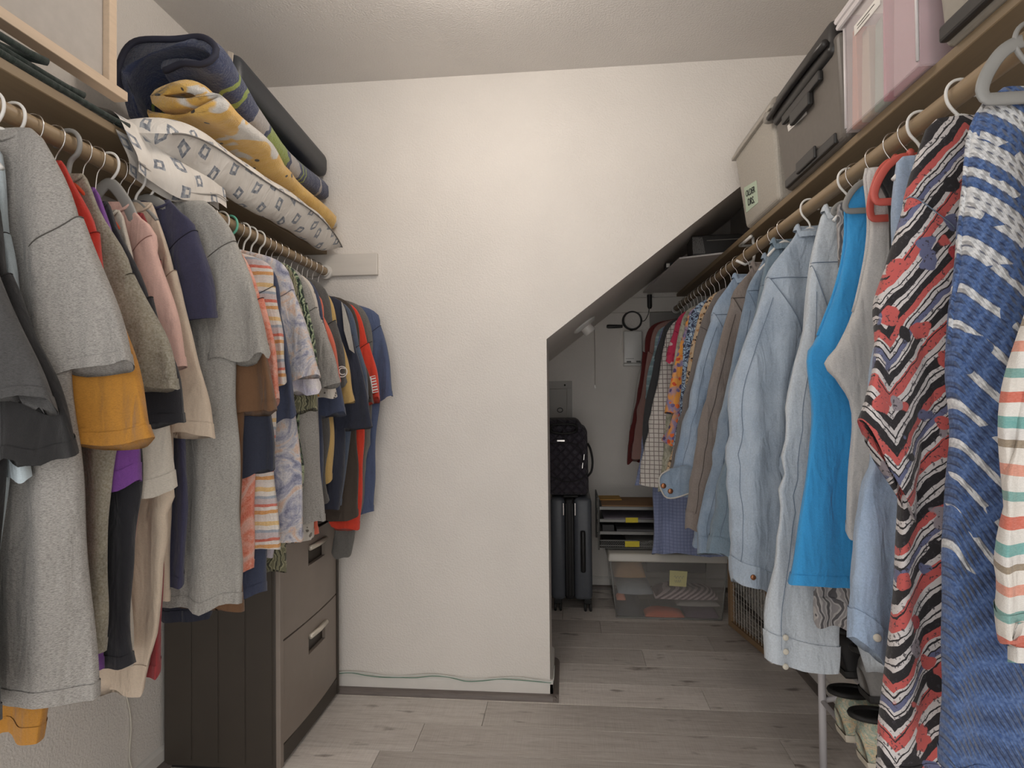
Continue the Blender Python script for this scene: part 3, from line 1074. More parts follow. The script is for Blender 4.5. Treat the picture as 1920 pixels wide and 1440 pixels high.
def knit():
    t = NT('blue_white_knit')
    v = t.obj()
    sx = t.n('ShaderNodeSeparateXYZ', {0: v})
    slope = t.math('MULTIPLY_ADD', sx.outputs[2], 1.5, -2.3)
    curve = t.math('MULTIPLY', sx.outputs[0], slope)
    u = t.math('ADD', t.math('ADD', sx.outputs[2], t.math('MULTIPLY', curve, -1.0)), t.math('MULTIPLY', t.noise(v, 7, 2), .02))
    rib = t.math('FRACT', t.math('DIVIDE', u, .0165))
    ribh = t.math('ABSOLUTE', t.math('SUBTRACT', rib, .5))
    st = t.math('FRACT', t.math('DIVIDE', t.math('ADD', sx.outputs[0], t.math('MULTIPLY', sx.outputs[2], .35)), .0075))
    sth = t.math('ABSOLUTE', t.math('SUBTRACT', st, .5))
    idx = t.math('FLOOR', t.math('DIVIDE', u, .0165))
    zj = t.math('ADD', sx.outputs[2], t.math('MULTIPLY', t.math('SUBTRACT', t.noise(v, 10, 2), .5), .25))
    m4 = t.math('LESS_THAN', t.math('FLOORED_MODULO', idx, 5.0), 1.5)
    m5 = t.math('LESS_THAN', t.math('FLOORED_MODULO', idx, 4.0), .5)
    up_ = t.math('MULTIPLY', m4, t.math('GREATER_THAN', zj, .72))
    md_ = t.math('MULTIPLY', m5, t.math('MULTIPLY', t.math('GREATER_THAN', zj, .30), t.math('GREATER_THAN', t.noise(v, 14, 2), .45)))
    wmask = t.math('MAXIMUM', up_, md_)
    blue = t.ramp(t.noise(v, 220, 3), [(.3, lin((52, 78, 128))), (.7, lin((98, 124, 172)))])
    white = t.ramp(t.noise(v, 200, 2), [(.3, lin((188, 190, 194))), (.7, lin((228, 228, 228)))])
    col = t.mix(wmask, blue, white)
    dark = t.math('MULTIPLY', t.math('GREATER_THAN', ribh, .40), t.math('GREATER_THAN', sth, .26))
    col = t.mix(t.math('MULTIPLY', dark, .75), col, lin((30, 44, 84)))
    h = t.math('ADD', t.math('MULTIPLY', t.math('SUBTRACT', .5, ribh), 1.4), t.math('MULTIPLY', sth, -.8))
    t.bump(h, 1.0, .006)
    return t.done(col, .95, Sheen_Weight=.2)


fab.update({
    'chev': chevron_print(),
    'knit': knit(),
    'sunset': stripes('coral_teal_stripe', [(0, (226, 222, 216)), (.12, (206, 104, 82)), (.22, (224, 218, 210)), (.34, (118, 166, 160)), (.42, (226, 222, 216)), (.55, (220, 150, 128)), (.64, (228, 222, 214)), (.76, (150, 134, 112)), (.82, (222, 218, 214)), (.90, (110, 170, 166))], .155, .004, ns=9, soft=.1),
    'chambray': denim('chambray_blue', (156, 176, 202), .22),
    'blacksat': fabric('black_satin', (36, 36, 38), .04),
    'tankgrey': fabric('pale_heather_jersey', (206, 204, 202), .08),
    'azure': fabric('azure_jersey', (58, 158, 222), .05),
    'zebra': leafprint('grey_zebra_print', (176, 172, 170), (92, 90, 92), (146, 142, 142), 18),
    'iced': denim('bleached_denim', (196, 204, 212), .30),
    'light': denim('light_denim', (162, 176, 192), .30),
    'mid': denim('mid_denim', (122, 141, 162), .22),
    'teal': denim('teal_denim', (112, 132, 148), .10),
    'taupe': denim('taupe_twill', (124, 114, 108), .06),
    'jacket': denim('washed_jacket_denim', (136, 156, 180), .30),
    'greyknit': fabric('taupe_knit', (118, 112, 110), .10),
    'leopard': floral('leopard_print', (196, 172, 142), [(58, 44, 38), (72, 54, 44), (170, 130, 92)], 75, .38),
    'paisley': floral('blue_paisley', (150, 172, 196), [(56, 60, 88), (40, 44, 66), (196, 206, 214)], 60, .34, (44, 48, 72)),
    'orangef': floral('orange_flower_print', (232, 160, 76), [(214, 84, 54), (84, 70, 116), (238, 120, 60), (120, 104, 150)], 42, .36, None, (150, 140, 178)),
    'greendye': tiedye('sage_tie_dye', [(104, 104, 82), (150, 150, 124), (196, 192, 172), (128, 126, 98)], 14),
    'magenta': floral('magenta_flower_print', (206, 62, 96), [(226, 200, 196), (190, 40, 80), (220, 120, 130)], 36, .36),
    'plaid': plaid('white_check', (214, 208, 202), (134, 124, 120)),
    'greyblk': fabric('dark_grey_wool', (64, 64, 66), .08),
    'quilt': plaid('navy_quilted', (86, 92, 116), (66, 70, 92), .016),
    'peri': plaid('periwinkle_quilted', (140, 150, 184), (114, 124, 160), .016),
    'tealstr': stripes('teal_stripe', [(0, (110, 150, 160)), (.5, (132, 172, 180)), (.8, (170, 196, 200))], .05, .003),
    'mauve': fabric('mauve_crepe', (152, 118, 110), .05),
    'oxblood': fabric('oxblood_velvet', (98, 32, 30), .08),
    'cream': fabric('off_white_cotton', (190, 186, 180), .05),
})
GR = 'garments on the right rod'


def gar(key, name, label, cat, Y, out, hem=None, **kw):
    kw.setdefault('seam_c', (116, 130, 148))
    kw.setdefault('na', .022)
    kw.setdefault('amp', .018)
    SPECS.append(dict(name=name, label=label, cat=cat, group=GR, mat=fab[key], side='R', Y=Y, out=out, hem=hem, **kw))
    return len(SPECS) - 1


SN = (.10, fab['iced'], 3, M_button)
gar('sunset', 'striped_blouse', 'white top with coral and teal stripes at the right edge', 'top', .800, [(1990, 250), (1935, 520), (1885, 950), (1868, 1190)], (1900, 1225), kind='long', w=.14, syo=-.012, sleeveT=.03, hook='white')
gar('knit', 'knit_sweater', 'blue and white chunky knit sweater on a flat grey hanger', 'sweater', .900, [(1832, 212), (1806, 320), (1794, 620), (1778, 1000)], (1762, 1445), kind='tank', bodyT=.03, na=.02, amp=.02, hook='flat', bar='grey', nz=1.612, hnz=1.662, hy=-.03, loop=((1814, 172), 206, .0095), hlabel='flat grey plastic hanger with open loop holding the knit sweater')
gar('chev', 'print_tunic', 'long tunic in red, black and white chevron flower print', 'tunic', 1.020, [(1742, 232), (1692, 380), (1640, 590), (1595, 790)], (1640, 1445), kind='long', w=.11, tipin=(1702, 985), bodyT=.026, na=.03, amp=.02, sleeveT=.032, syo=-.016, hook='white')
gar('chambray', 'chambray_shirt', 'soft blue chambray shirt with long cuffed sleeve', 'shirt', 1.130, [(1700, 320), (1668, 520), (1622, 840), (1592, 1010), (1578, 1185)], (1640, 1180), kind='long', w=.10, bodyT=.02, sleeveT=.032, amp=.014, cuff=(.12, fab['chambray'], 1, M_button), hook='white', tipin=(1662, 1256), syo=-.02)
gar('blacksat', 'black_camisole', 'black satin top between tunic and grey tank', 'top', 1.185, [(1690, 330), (1672, 400), (1660, 640)], (1650, 960), kind='tank', hook='wire', bar='red', loop=((1628, 352), 386, .0075), hy=-.022, hlabel='coral and grey hanger with open loop holding the black satin top')
gar('tankgrey', 'tank_top', 'pale grey tank top with deep armhole', 'tank top', 1.240, [(1625, 325), (1628, 430), (1606, 560), (1572, 645), (1546, 683), (1572, 720), (1600, 790)], (1600, 1010), kind='tank', hook='wire', bar='red', loop=((1619, 394), 417, .0075), hy=-.026, hlabel='coral hanger with open loop holding the pale grey tank')
gar('azure', 'tank_top', 'bright azure blue tank top with long side hem', 'tank top', 1.310, [(1586, 372), (1588, 450), (1572, 550), (1540, 635), (1518, 672), (1522, 790), (1498, 940)], (1474, 1088), kind='tank', amp=.016, na=.02, bodyT=.02, hook='wire', bar='grey', loop=((1574, 384), 403, .0065), hy=-.026, hlabel='flat grey hanger with open loop holding the azure tank')
gar('zebra', 'print_shirt', 'grey zebra-print shirt with sleeve end below the azure tank', 'shirt', 1.370, [(1590, 400), (1570, 520), (1540, 900), (1522, 1170)], (1560, 1050), kind='long', w=.09, sleeveT=.024, hook='wire', syo=-.01)
gar('iced', 'denim_shirt', 'bleached pale denim shirt with three pearl snaps on its cuff', 'shirt', 1.450, [(1562, 414), (1514, 505), (1470, 800), (1442, 1060), (1428, 1228)], (1520, 1060), kind='long', w=.155, bodyT=.024, sleeveT=.034, amp=.014, collar=True, cuff=SN, hook='white', bar='grey', loop=((1546, 396), 411, .0065), hy=-.045, syo=-.02, tipin=(1556, 1252), hlabel='flat grey looped hanger holding the bleached denim shirt')
gar('light', 'denim_shirt', 'light blue denim shirt with stitched yoke and bent sleeve', 'shirt', 1.620, [(1500, 448), (1432, 525), (1378, 690), (1358, 880), (1368, 1000), (1376, 1085)], (1440, 1010), kind='long', w=.125, bodyT=.03, sleeveT=.042, amp=.024, na=.02, collar=True, cuff=(.10, fab['light'], 1, M_copper), hook='white', syo=-.02, tipin=(1440, 1108))
gar('teal', 'denim_shirt', 'grey-blue denim shirt beside the light denim one', 'shirt', 1.800, [(1462, 470), (1424, 540), (1372, 760), (1340, 960), (1326, 1036)], (1380, 990), kind='long', w=.11, bodyT=.024, sleeveT=.034, amp=.016, collar=True, cuff=(.08, fab['teal'], 0, M_copper), hook='wire', syo=-.012)
gar('mid', 'denim_shirt', 'mid blue denim shirt with straight hem before the taupe jacket', 'shirt', 1.880, [(1428, 498), (1398, 550), (1352, 760), (1316, 960), (1308, 1042)], (1345, 1010), kind='long', w=.12, bodyT=.02, sleeveT=.03, amp=.014, collar=True, cuff=(.08, fab['mid'], 0, M_copper), hook='wire')
gar('taupe', 'twill_jacket', 'taupe brown twill jacket with long plain sleeve', 'jacket', 1.985, [(1404, 512), (1368, 562), (1318, 760), (1296, 900), (1288, 990)], (1330, 950), kind='long', w=.12, bodyT=.024, sleeveT=.036, amp=.014, collar=True, cuff=(.10, fab['taupe'], 0, M_copper), hook='wire', seam_c=(66, 60, 56), syo=-.012)
dj_id = gar('jacket', 'denim_jacket', 'washed denim jacket with turned-back cuff and copper buttons', 'jacket', 2.130, [(1366, 535), (1332, 590), (1290, 740), (1268, 850), (1262, 922)], (1300, 1030), kind='long', w=.115, bodyT=.026, sleeveT=.036, amp=.018, collar=True, hook='wire', syo=-.012)
gar('greyknit', 'cardigan', 'taupe grey knit cardigan behind the denim jacket', 'cardigan', 2.270, [(1338, 556), (1310, 615), (1274, 780), (1256, 890)], (1290, 960), kind='long', w=.09, bodyT=.02, sleeveT=.026, hook='wire', seam_c=(66, 62, 60))
gar('leopard', 'print_blouse', 'leopard print blouse behind the taupe cardigan', 'blouse', 2.360, [(1326, 562), (1306, 600), (1286, 720)], (1245, 905), w=.08, hook='wire', seam_c=(60, 48, 40))
gar('paisley', 'print_blouse', 'blue paisley print blouse', 'blouse', 2.440, [(1308, 572), (1290, 605), (1268, 830)], (1255, 870), w=.08, hook='wire')
gar('orangef', 'print_blouse', 'orange flower print blouse with purple border', 'blouse', 2.530, [(1296, 582), (1282, 620), (1246, 775)], (1240, 830), w=.10, hook='wire', seam_c=(120, 60, 40))
gar('greendye', 'tie_dye_shirt', 'sage green tie-dyed shirt with sleeve below the orange print', 'shirt', 2.610, [(1286, 584), (1270, 630), (1248, 780), (1236, 922)], (1250, 880), kind='long', w=.12, hook='wire', seam_c=(80, 80, 64))
gar('magenta', 'print_blouse', 'magenta flower print blouse with narrow strip in view', 'blouse', 2.690, [(1276, 590), (1260, 622), (1250, 680)], (1245, 820), w=.05, hook='wire', bar='red', seam_c=(120, 30, 50))
gar('plaid', 'check_shirt', 'white and grey check shirt with long sleeve', 'shirt', 2.775, [(1262, 606), (1244, 650), (1216, 800), (1200, 908)], (1225, 880), kind='long', w=.13, sleeveT=.03, hook='wire', seam_c=(120, 112, 108))
gar('greyblk', 'wool_vest', 'dark grey wool vest behind the check shirt', 'vest', 2.850, [(1254, 606), (1240, 640), (1222, 700), (1206, 800)], (1215, 880), kind='tank', hook='wire')
gar('peri', 'quilted_coat', 'long periwinkle quilted coat hanging in front of the letter trays', 'coat', 2.935, [(1244, 614), (1226, 680), (1202, 850), (1190, 905)], (1222, 1036), kind='long', w=.10, bodyT=.028, hook='wire', seam_c=(80, 88, 120))
gar('tealstr', 'striped_blouse', 'teal striped blouse behind the quilted coat', 'blouse', 3.010, [(1236, 618), (1224, 660), (1208, 748)], (1210, 830), w=.07, hook='wire')
gar('mauve', 'crepe_blouse', 'mauve crepe blouse before the oxblood velvet one', 'blouse', 3.080, [(1230, 612), (1214, 660), (1192, 800), (1184, 860)], (1195, 850), kind='long', w=.07, hook='wire', seam_c=(90, 66, 60))
gar('oxblood', 'velvet_blouse', 'oxblood red velvet blouse near the alcove wall', 'blouse', 3.160, [(1222, 612), (1206, 660), (1186, 790), (1174, 866)], (1186, 840), kind='long', w=.07, hook='wire', seam_c=(50, 14, 14))
gar('cream', 'cotton_shirt', 'off-white cotton shirt at the far end of the right rod', 'shirt', 3.260, [(1216, 622), (1202, 680), (1184, 800)], (1190, 850), w=.08, hook='wire')
gar('greyblk', 'dark_cardigan', 'dark grey cardigan nearest the alcove wall', 'cardigan', 3.350, [(1216, 618), (1206, 660), (1192, 760)], (1200, 840), w=.08, hook='wire')
build_specs('R')

# ------------------------------------------------------------------ small marks on garments
M_white_ink = plain('white_ink', (232, 230, 226), .7, .02)
# round logo on the dark heather sleeve
lo = BUILT[ch_id]
spc = SPECS[ch_id]
pc = atY((641, 697), spc['Y'] - .022)
lroot = lo[0]
mt = basis(Vector(pc) - lroot.location, (1, 0, 0), (0, 0, 1))
ring = MB().tube([(pc[0] + .017 * cs(a), pc[1], pc[2] + .017 * sn(a)) for a in np.linspace(0, 2 * math.pi, 24, endpoint=False)], .0016, 6, True)
ring.build('logo_ring', M_white_ink, lroot, smooth=True)
text_mesh('logo_letter', 'C', .034, M_white_ink, mt, lroot)
# light grey panel of the raglan tee
spc = SPECS[rag_id]
yy = spc['Y'] - .020
q = [atY(p, yy) for p in [(640, 566), (646, 578), (655, 610), (664, 662), (655, 655), (645, 620)]]
MB().prism(q, (0, .004, 0)).build('shoulder_panel', fab['ltgreypanel'], BUILT[rag_id][0])
# striped patch on the orange-red sleeve
spc = SPECS[fl_id]
yy = spc['Y'] - .019
pr = MB().prism([atY(p, yy) for p in [(690, 707), (703, 704), (709, 735), (696, 738)]], (0, .003, 0)).build('sleeve_patch', M_white_ink, BUILT[fl_id][0])
M_redink = plain('red_ink', (196, 48, 40), .7, .02)
for k in range(6):
    a0, a1 = 707 + k * 5.2, 709.6 + k * 5.2
    MB().prism([atY(p, yy - .0006) for p in [(696 + k * .6, a0), (703.3 + k, a0 - 2), (703.8 + k, a1 - 2), (696.4 + k * .6, a1)]], (0, .0006, 0)).build('patch_stripe', M_redink, pr)
# turned-back cuff of the denim jacket
djr = BUILT[dj_id][0]
spc = SPECS[dj_id]
yy = spc['Y'] - .045
cpts = [(1236, 906), (1240, 890), (1256, 880), (1290, 872), (1318, 884), (1322, 914), (1290, 926), (1262, 934), (1246, 930)]
cuffm = MB().prism([atY(p, yy) for p in cpts], (0, .018, 0))
cuffo = cuffm.build('turned_cuff', fab['mid'], djr)
edge = [atY(p, yy - .001) for p in [(1256, 880), (1240, 890), (1236, 906), (1246, 930), (1262, 934), (1290, 926), (1322, 914)]]
MB().tube([tuple(p) for p in spline(edge, 26)], .0028, 8).build('cuff_edge', fab['cream'], cuffo, smooth=True)
for p in [(1244, 911), (1257, 921)]:
    c = atY(p, yy - .001)
    MB().lathe([(0, -.004), (.006, -.0035), (.009, -.002), (.0095, 0)], c[0], c[1], c[2], 16, 'y').build('button', M_copper, cuffo, smooth=True)

# ------------------------------------------------------------------ file cabinet
M_cab = plain('cabinet_shell_shaded', (62, 55, 48), .5, .05, 12, .05, 300)  # darker than the front: shade under the shirts is put into the colour
M_cabf = plain('cabinet_front', (136, 125, 116), .45, .04, 12, .05, 400)
M_cabd = plain('cabinet_dark', (26, 23, 21), .6)
M_cabh = plain('handle_metal', (214, 206, 192), .35, .03, 30, Metallic=.35)
cx0, cx1, cy0, cy1, cz = XL + .014, -.905, 1.748, 2.222, .708
fc = thing('file_cabinet', ((cx0 + cx1) / 2, (cy0 + cy1) / 2, 0), 'brown-grey two-drawer file cabinet under the left row of tees', 'cabinet')
MB().box((cx0, cy0, .012), (cx1 - .004, cy1, cz), .004).build('carcass', M_cab, fc)
MB().box((cx0 + .004, cy0 - .002, cz), (cx1 + .008, cy1 + .002, cz + .018), .004).build('top', M_cab, fc)
MB().box((cx0 + .02, cy0 + .01, 0), (cx1 - .02, cy1 - .01, .014)).build('plinth', M_cabd, fc)
for k in range(4):
    w_ = (cx1 - cx0 - .02) / 4
    MB().box((cx0 + .008 + k * w_, cy0 - .0028, .03), (cx0 + .008 + (k + 1) * w_ - .004, cy0 + .001, cz - .012), .0012, 1).build('side_panel', M_cab, fc)
MB().box((cx1 - .006, cy0 + .001, .014), (cx1 + .010, cy0 + .024, cz - .001), .003).build('front_stile', M_cabf, fc)
MB().box((cx1 - .006, cy1 - .012, .014), (cx1 + .010, cy1 - .001, cz - .001), .003).build('front_stile', M_cab, fc)
MB().box((cx1 - .006, cy0 + .026, .016), (cx1 + .006, cy1 - .014, .074), .003).build('kick_panel', M_cab, fc)


def bowed(y0, y1, z0, z1, x0, bow, dep, n=12):
    yc, hw = (cy0 + cy1) / 2, (cy1 - cy0) / 2
    vs, fs = [], []
    for i in range(n + 1):
        y = y0 + (y1 - y0) * i / n
        xb = x0 + bow * (1 - ((y - yc) / hw) ** 2)
        vs += [(x0 - dep, y, z0), (xb, y, z0), (xb, y, z1), (x0 - dep, y, z1)]
    for i in range(n):
        a = i * 4
        fs += [(a + 1, a + 5, a + 6, a + 2), (a + 2, a + 6, a + 7, a + 3), (a, a + 4, a + 5, a + 1)]
    fs += [(0, 1, 2, 3), tuple(n * 4 + j for j in (3, 2, 1, 0))]
    return vs, fs


for z0, z1, hz1 in ((.078, .398, .345), (.404, .700, .650)):
    hy0, hy1, hz0 = 1.946, 2.088, hz1 - .063
    mb = MB()
    for (a, b, c, d) in ((cy0 + .026, cy1 - .014, z0, hz0), (cy0 + .026, cy1 - .014, hz1, z1), (cy0 + .026, hy0, hz0, hz1), (hy1, cy1 - .014, hz0, hz1)):
        mb.add(*bowed(a, b, c, d, cx1 + .002, .010, .004))
    dr = mb.build('drawer', M_cabf, fc, angle=30)
    MB().box((cx1 - .022, hy0 - .002, hz0 - .002), (cx1 - .018, hy1 + .002, hz1 + .002)).build('handle_recess', M_cabd, dr)
    MB().tube([(cx1 + .016, hy0 + .004, hz1 - .002), (cx1 + .021, (hy0 + hy1) / 2, hz1 - .002), (cx1 + .016, hy1 - .004, hz1 - .002)], .009, 12).build('handle', M_cabh, dr, smooth=True)

# ------------------------------------------------------------------ left shelf
def ring_print():
    t = NT('pillowcase_print')
    v = t.obj((1, 1, 1), uv=True)
    dv = t.n('ShaderNodeTexNoise', {'Vector': v, 'Scale': 9.0, 'Detail': 2.0})
    v2 = t.n('ShaderNodeMixRGB', {0: .045, 1: v, 2: dv.outputs[1]}).outputs[0]
    sx = t.n('ShaderNodeSeparateXYZ', {0: v2})
    p = .058
    iy = t.math('FLOOR', t.math('DIVIDE', sx.outputs[1], p))
    u = t.math('ADD', t.math('DIVIDE', sx.outputs[0], p), t.math('MULTIPLY', iy, .47))
    fx = t.math('ABSOLUTE', t.math('SUBTRACT', t.math('FRACT', u), .5))
    fy = t.math('ABSOLUTE', t.math('SUBTRACT', t.math('FRACT', t.math('DIVIDE', sx.outputs[1], p)), .5))
    m = t.math('MAXIMUM', t.math('MULTIPLY', fx, 1.25), fy)
    m = t.math('ADD', m, t.math('MULTIPLY', t.math('SUBTRACT', t.noise(v, 60, 2), .5), .08))
    on = t.math('MULTIPLY', t.math('GREATER_THAN', m, .11), t.math('LESS_THAN', m, .25))
    base = t.ramp(t.noise(v, 12, 3), [(.3, lin((206, 200, 192))), (.7, lin((224, 219, 212)))])
    ink = t.ramp(t.noise(v, 120, 2), [(.35, lin((98, 104, 116))), (.65, lin((160, 164, 170)))])
    col = t.mix(on, base, ink)
    return fabric_finish(t, col, t.obj(), 800, .9, .45)


M_pillow = ring_print()
pil = thing('pillow', (-1.09, 1.75, SHT), 'white pillow with grey square-ring print overhanging the left shelf', 'pillow')
ns, nt = 46, 80
S, Tt = np.meshgrid(np.linspace(-1, 1, ns), np.linspace(-1, 1, nt))
hh = np.clip((1 - np.abs(S) ** 3.2) * (1 - np.abs(Tt) ** 5), 0, 1) ** .5
pw = wrinkle(51, 9, 9, 34)
ew = wrinkle(52, 5, 4, 16)
shrink = 1 - .10 * (S ** 2) * (Tt ** 2)
Xp = -1.070 + .212 * S * shrink + .010 * ew(Tt * .55, 0) * S
Yp = 1.725 + .53 * Tt * (1 - .04 * S ** 2)
over = np.clip(Xp + .957, 0, 1)
ez = SHT + .034 * np.clip((S + .2) / 1.2, 0, 1) * (1 - Tt ** 8) + .003      # height of the side seam
topz = ez + .074 * hh + .012 * pw(Xp, Yp) * hh - .10 * over * over / .1
dip = .055 * np.sin(np.clip(over / np.maximum(Xp[:, -1:] + .957, .02), 0, 1) * math.pi) * (1 - Tt ** 6)
botz = np.where(over > 0, ez * np.clip(over / .09, 0, 1) + (SHT + .002) * (1 - np.clip(over / .09, 0, 1)) - dip + .006 * pw(Xp + 3, Yp * 1.5) * (over > .012), SHT + .002)
edge = (np.abs(S) > .999) | (np.abs(Tt) > .999)
botz = np.where(edge, np.maximum(ez, np.where(over > 0, -9, SHT + .002)), botz)
topz = np.where(edge, botz, np.maximum(topz, botz + .003))
dd = np.sqrt(np.diff(Xp, axis=1) ** 2 + np.diff(topz, axis=1) ** 2)
au = np.concatenate([np.zeros((nt, 1)), np.cumsum(dd, axis=1)], axis=1)
uvt = np.stack([au, Yp], axis=2)
mb = MB().grid(np.stack([Xp, Yp, topz], axis=2), uvt)
o0 = len(mb.v)
mb.grid(np.stack([Xp, Yp, botz], axis=2)[:, ::-1], (uvt + .31)[:, ::-1])
mb.build('pillowcase', M_pillow, pil, smooth=True)
# piping seam along the front edge, and the open end of the case sagging over the shelf edge
fr = [(Xp[i, -1] + .001, Yp[i, -1], botz[i, -1]) for i in range(nt)]
MB().tube(fr, .0022, 6).build('seam', plain('pillow_seam', (120, 116, 112), .9), pil, smooth=True)
nu_, nv_ = 30, 26
U, V = np.meshgrid(np.linspace(0, 1, nu_), np.linspace(0, 1, nv_))      # U along y, V down over the edge
fy = 1.175 + .29 * U - .03 * V * (1 - U)
drop = spline([(-1.10, SHT + .064), (-1.02, SHT + .058), (-.965, SHT + .04), (-.928, SHT + .008), (-.905, SHT - .035), (-.900, SHT - .082)], nv_)
fx_ = np.repeat(drop[:, :1], nu_, 1) + .014 * pw(U * .5, V * .5) * V + .02 * U * V
fz_ = np.repeat(drop[:, 1:], nu_, 1) + .012 * pw(U * .6 + 2, V * .4) - .03 * V * (np.sin(U * 3.1) ** 2) + .02 * U * (1 - V)
fz_ -= .022 * (1 - U) * V
front_ = np.stack([fx_, fy, fz_], axis=2)
back_ = front_.copy()
back_[..., 0] -= .012 + .010 * V
back_[..., 2] -= .004
fz_lim = np.where(back_[..., 0] < -.958, SHT + .003, -9)
back_[..., 2] = np.maximum(back_[..., 2], fz_lim)
front_[..., 2] = np.maximum(front_[..., 2], fz_lim + .004)
uvf = np.stack([V * .27, fy], axis=2)
mb = MB().grid(front_, uvf)
mb.grid(back_[:, ::-1], uvf[:, ::-1])
mb.build('open_end', M_pillow, pil, smooth=True)
hemp = [tuple(p + np.array([.002, 0, .02])) for p in front_[-1]]
MB().tube(hemp, .0016, 6).build('hem_stitch', plain('case_stitch', (176, 170, 164), .9), pil, smooth=True)


def folded_sheet(path, y0, y1, thick, ny, amp, seed, zfun=None, npth=44, xfun=None):
    """a thick cloth folded along `path` (x, z), lying lengthwise in y"""
    w = wrinkle(seed, 7, 5, 20)
    C = spline(path, npth)
    t = np.gradient(C, axis=0)
    t /= np.linalg.norm(t, axis=1, keepdims=True) + 1e-9
    nrm = np.stack([-t[:, 1], t[:, 0]], axis=1)
    a = np.linspace(0, math.pi, 7)[1:-1]
    h = thick / 2
    endc = [C[-1] + h * (nrm[-1] * cs(x) + t[-1] * sn(x)) for x in a]
    stc = [C[0] + h * (-nrm[0] * cs(x) - t[0] * sn(x)) for x in a]
    loop = np.vstack([C + nrm * h, np.array(endc), (C - nrm * h)[::-1], np.array(stc)])
    m = len(loop)
    rows_ = []
    arc = np.arange(m) / m
    for i in range(ny):
        f = i / (ny - 1)
        y = y0 + (y1 - y0) * f
        L = loop.copy()
        cen = L.mean(axis=0)
        sq = 1 - .55 * max(0, f - .93) / .07 - .22 * max(0, .04 - f) / .04
        L = cen + (L - cen) * np.array([1 - .3 * (1 - sq), sq])
        L[:, 0] += amp * w(arc * 3.0, np.full(m, y))
        L[:, 1] += amp * .7 * w(arc * 3.0 + 5, np.full(m, y))
        if zfun:
            L[:, 1] += zfun(f)
        if xfun:
            L[:, 0] += xfun(f)
        yv = y + .02 * w(arc * 2, np.full(m, 9.0)) * (1 if f < .5 else -1) * (1 - abs(2 * f - 1)) ** 0
        rows_.append(np.stack([L[:, 0], np.full(m, 0) + yv, L[:, 1]], axis=1))
    mb = MB().grid(np.array(rows_), closed_u=True)
    n0 = 0
    mb.f.append(tuple(range(m))[::-1])
    mb.f.append(tuple(range((ny - 1) * m, ny * m)))
    return mb, rows_


def plush(name, ramp_stops, y0, y1, fleck, slope=.25):
    t = NT(name)
    v = t.obj()
    sx = t.n('ShaderNodeSeparateXYZ', {0: v})
    wob = t.math('MULTIPLY', t.math('SUBTRACT', t.noise(v, 7, 3), .5), .16)
    y = t.math('ADD', t.math('ADD', sx.outputs[1], t.math('MULTIPLY', sx.outputs[2], slope)), wob)
    f = t.math('DIVIDE', t.math('SUBTRACT', y, y0), y1 - y0)
    col = t.ramp(f, [(p, lin(c)) for p, c in ramp_stops], 'CONSTANT')
    n = t.noise(t.obj((1, 1, 1)), 160, 4, .75)
    col = t.mix(t.ramp(n, [(.54, (0, 0, 0, 1)), (.78, (.5, .5, .5, 1))]), col, lin(fleck))
    t.bump(t.math('ADD', n, t.math('MULTIPLY', t.noise(v, 34, 2), 1.5)), .9, .008)
    return t.done(col, 1.0, Sheen_Weight=.4)


NV, GRY, LIM = (30, 46, 88), (176, 170, 166), (142, 160, 62)
YB = lambda y: (y - 1.40) / .90
M_navyb = plush('navy_band_plush', [(0, NV), (YB(1.535), LIM), (YB(1.547), NV), (YB(1.575), LIM), (YB(1.587), NV), (YB(1.64), GRY), (YB(1.70), NV), (YB(1.718), LIM), (YB(1.85), NV), (YB(1.87), GRY), (YB(1.93), NV), (YB(1.955), LIM), (YB(1.965), NV), (YB(1.985), LIM), (YB(1.995), NV), (YB(2.12), GRY), (YB(2.14), NV)], -.30, .60, (120, 136, 164), .06)


def yellow_mat():
    t = NT('yellow_fleece')
    v = t.obj()
    base = t.ramp(t.noise(v, 14, 3), [(.3, lin((204, 158, 72))), (.7, lin((226, 186, 104)))])
    pn = t.noise(v, 6.5, 2, .5, .8)
    col = t.mix(t.ramp(pn, [(.60, (0, 0, 0, 1)), (.63, (1, 1, 1, 1))]), base, lin((206, 202, 196)))
    col = t.mix(t.ramp(pn, [(.30, (1, 1, 1, 1)), (.33, (0, 0, 0, 1))]), col, lin((150, 132, 116)))
    d = t.vor(v, 20)
    col = t.mix(t.ramp(d, [(.13, (1, 1, 1, 1)), (.16, (0, 0, 0, 1))]), col, lin((64, 56, 50)))
    t.bump(t.math('ADD', t.noise(v, 260, 2), t.math('MULTIPLY', t.noise(v, 26, 2), 2.2)), .6, .006)
    return t.done(col, .95, Sheen_Weight=.35)


M_yel = yellow_mat()
yb_ = thing('fleece_blanket', (-1.07, 1.74, SHT + .09), 'yellow spotted fleece blanket folded on top of the pillow', 'blanket')
path = [(-1.13, SHT + .134), (-1.04, SHT + .124), (-.945, SHT + .124), (-.905, SHT + .144), (-.930, SHT + .166), (-1.01, SHT + .160), (-1.09, SHT + .170), (-1.10, SHT + .200), (-1.03, SHT + .214), (-.985, SHT + .196), (-.965, SHT + .180)]
xf = lambda f: .048 * max(0, .55 - f) / .55
mb, _r = folded_sheet(path, 1.405, 2.235, .024, 70, .012, 61, lambda f: .016 - .070 * max(0, f - .35) / .65, xfun=xf)
mb.build('folded_fleece', M_yel, yb_, smooth=True)
nb_ = thing('plush_blanket', (-1.07, 1.70, SHT + .17), 'navy, grey and lime plush blanket folded over the yellow one', 'blanket')
path = [(-1.19, SHT + .135), (-1.215, SHT + .22), (-1.17, SHT + .285), (-1.07, SHT + .303), (-.985, SHT + .300), (-.938, SHT + .262), (-.962, SHT + .232), (-1.03, SHT + .244), (-1.10, SHT + .240)]
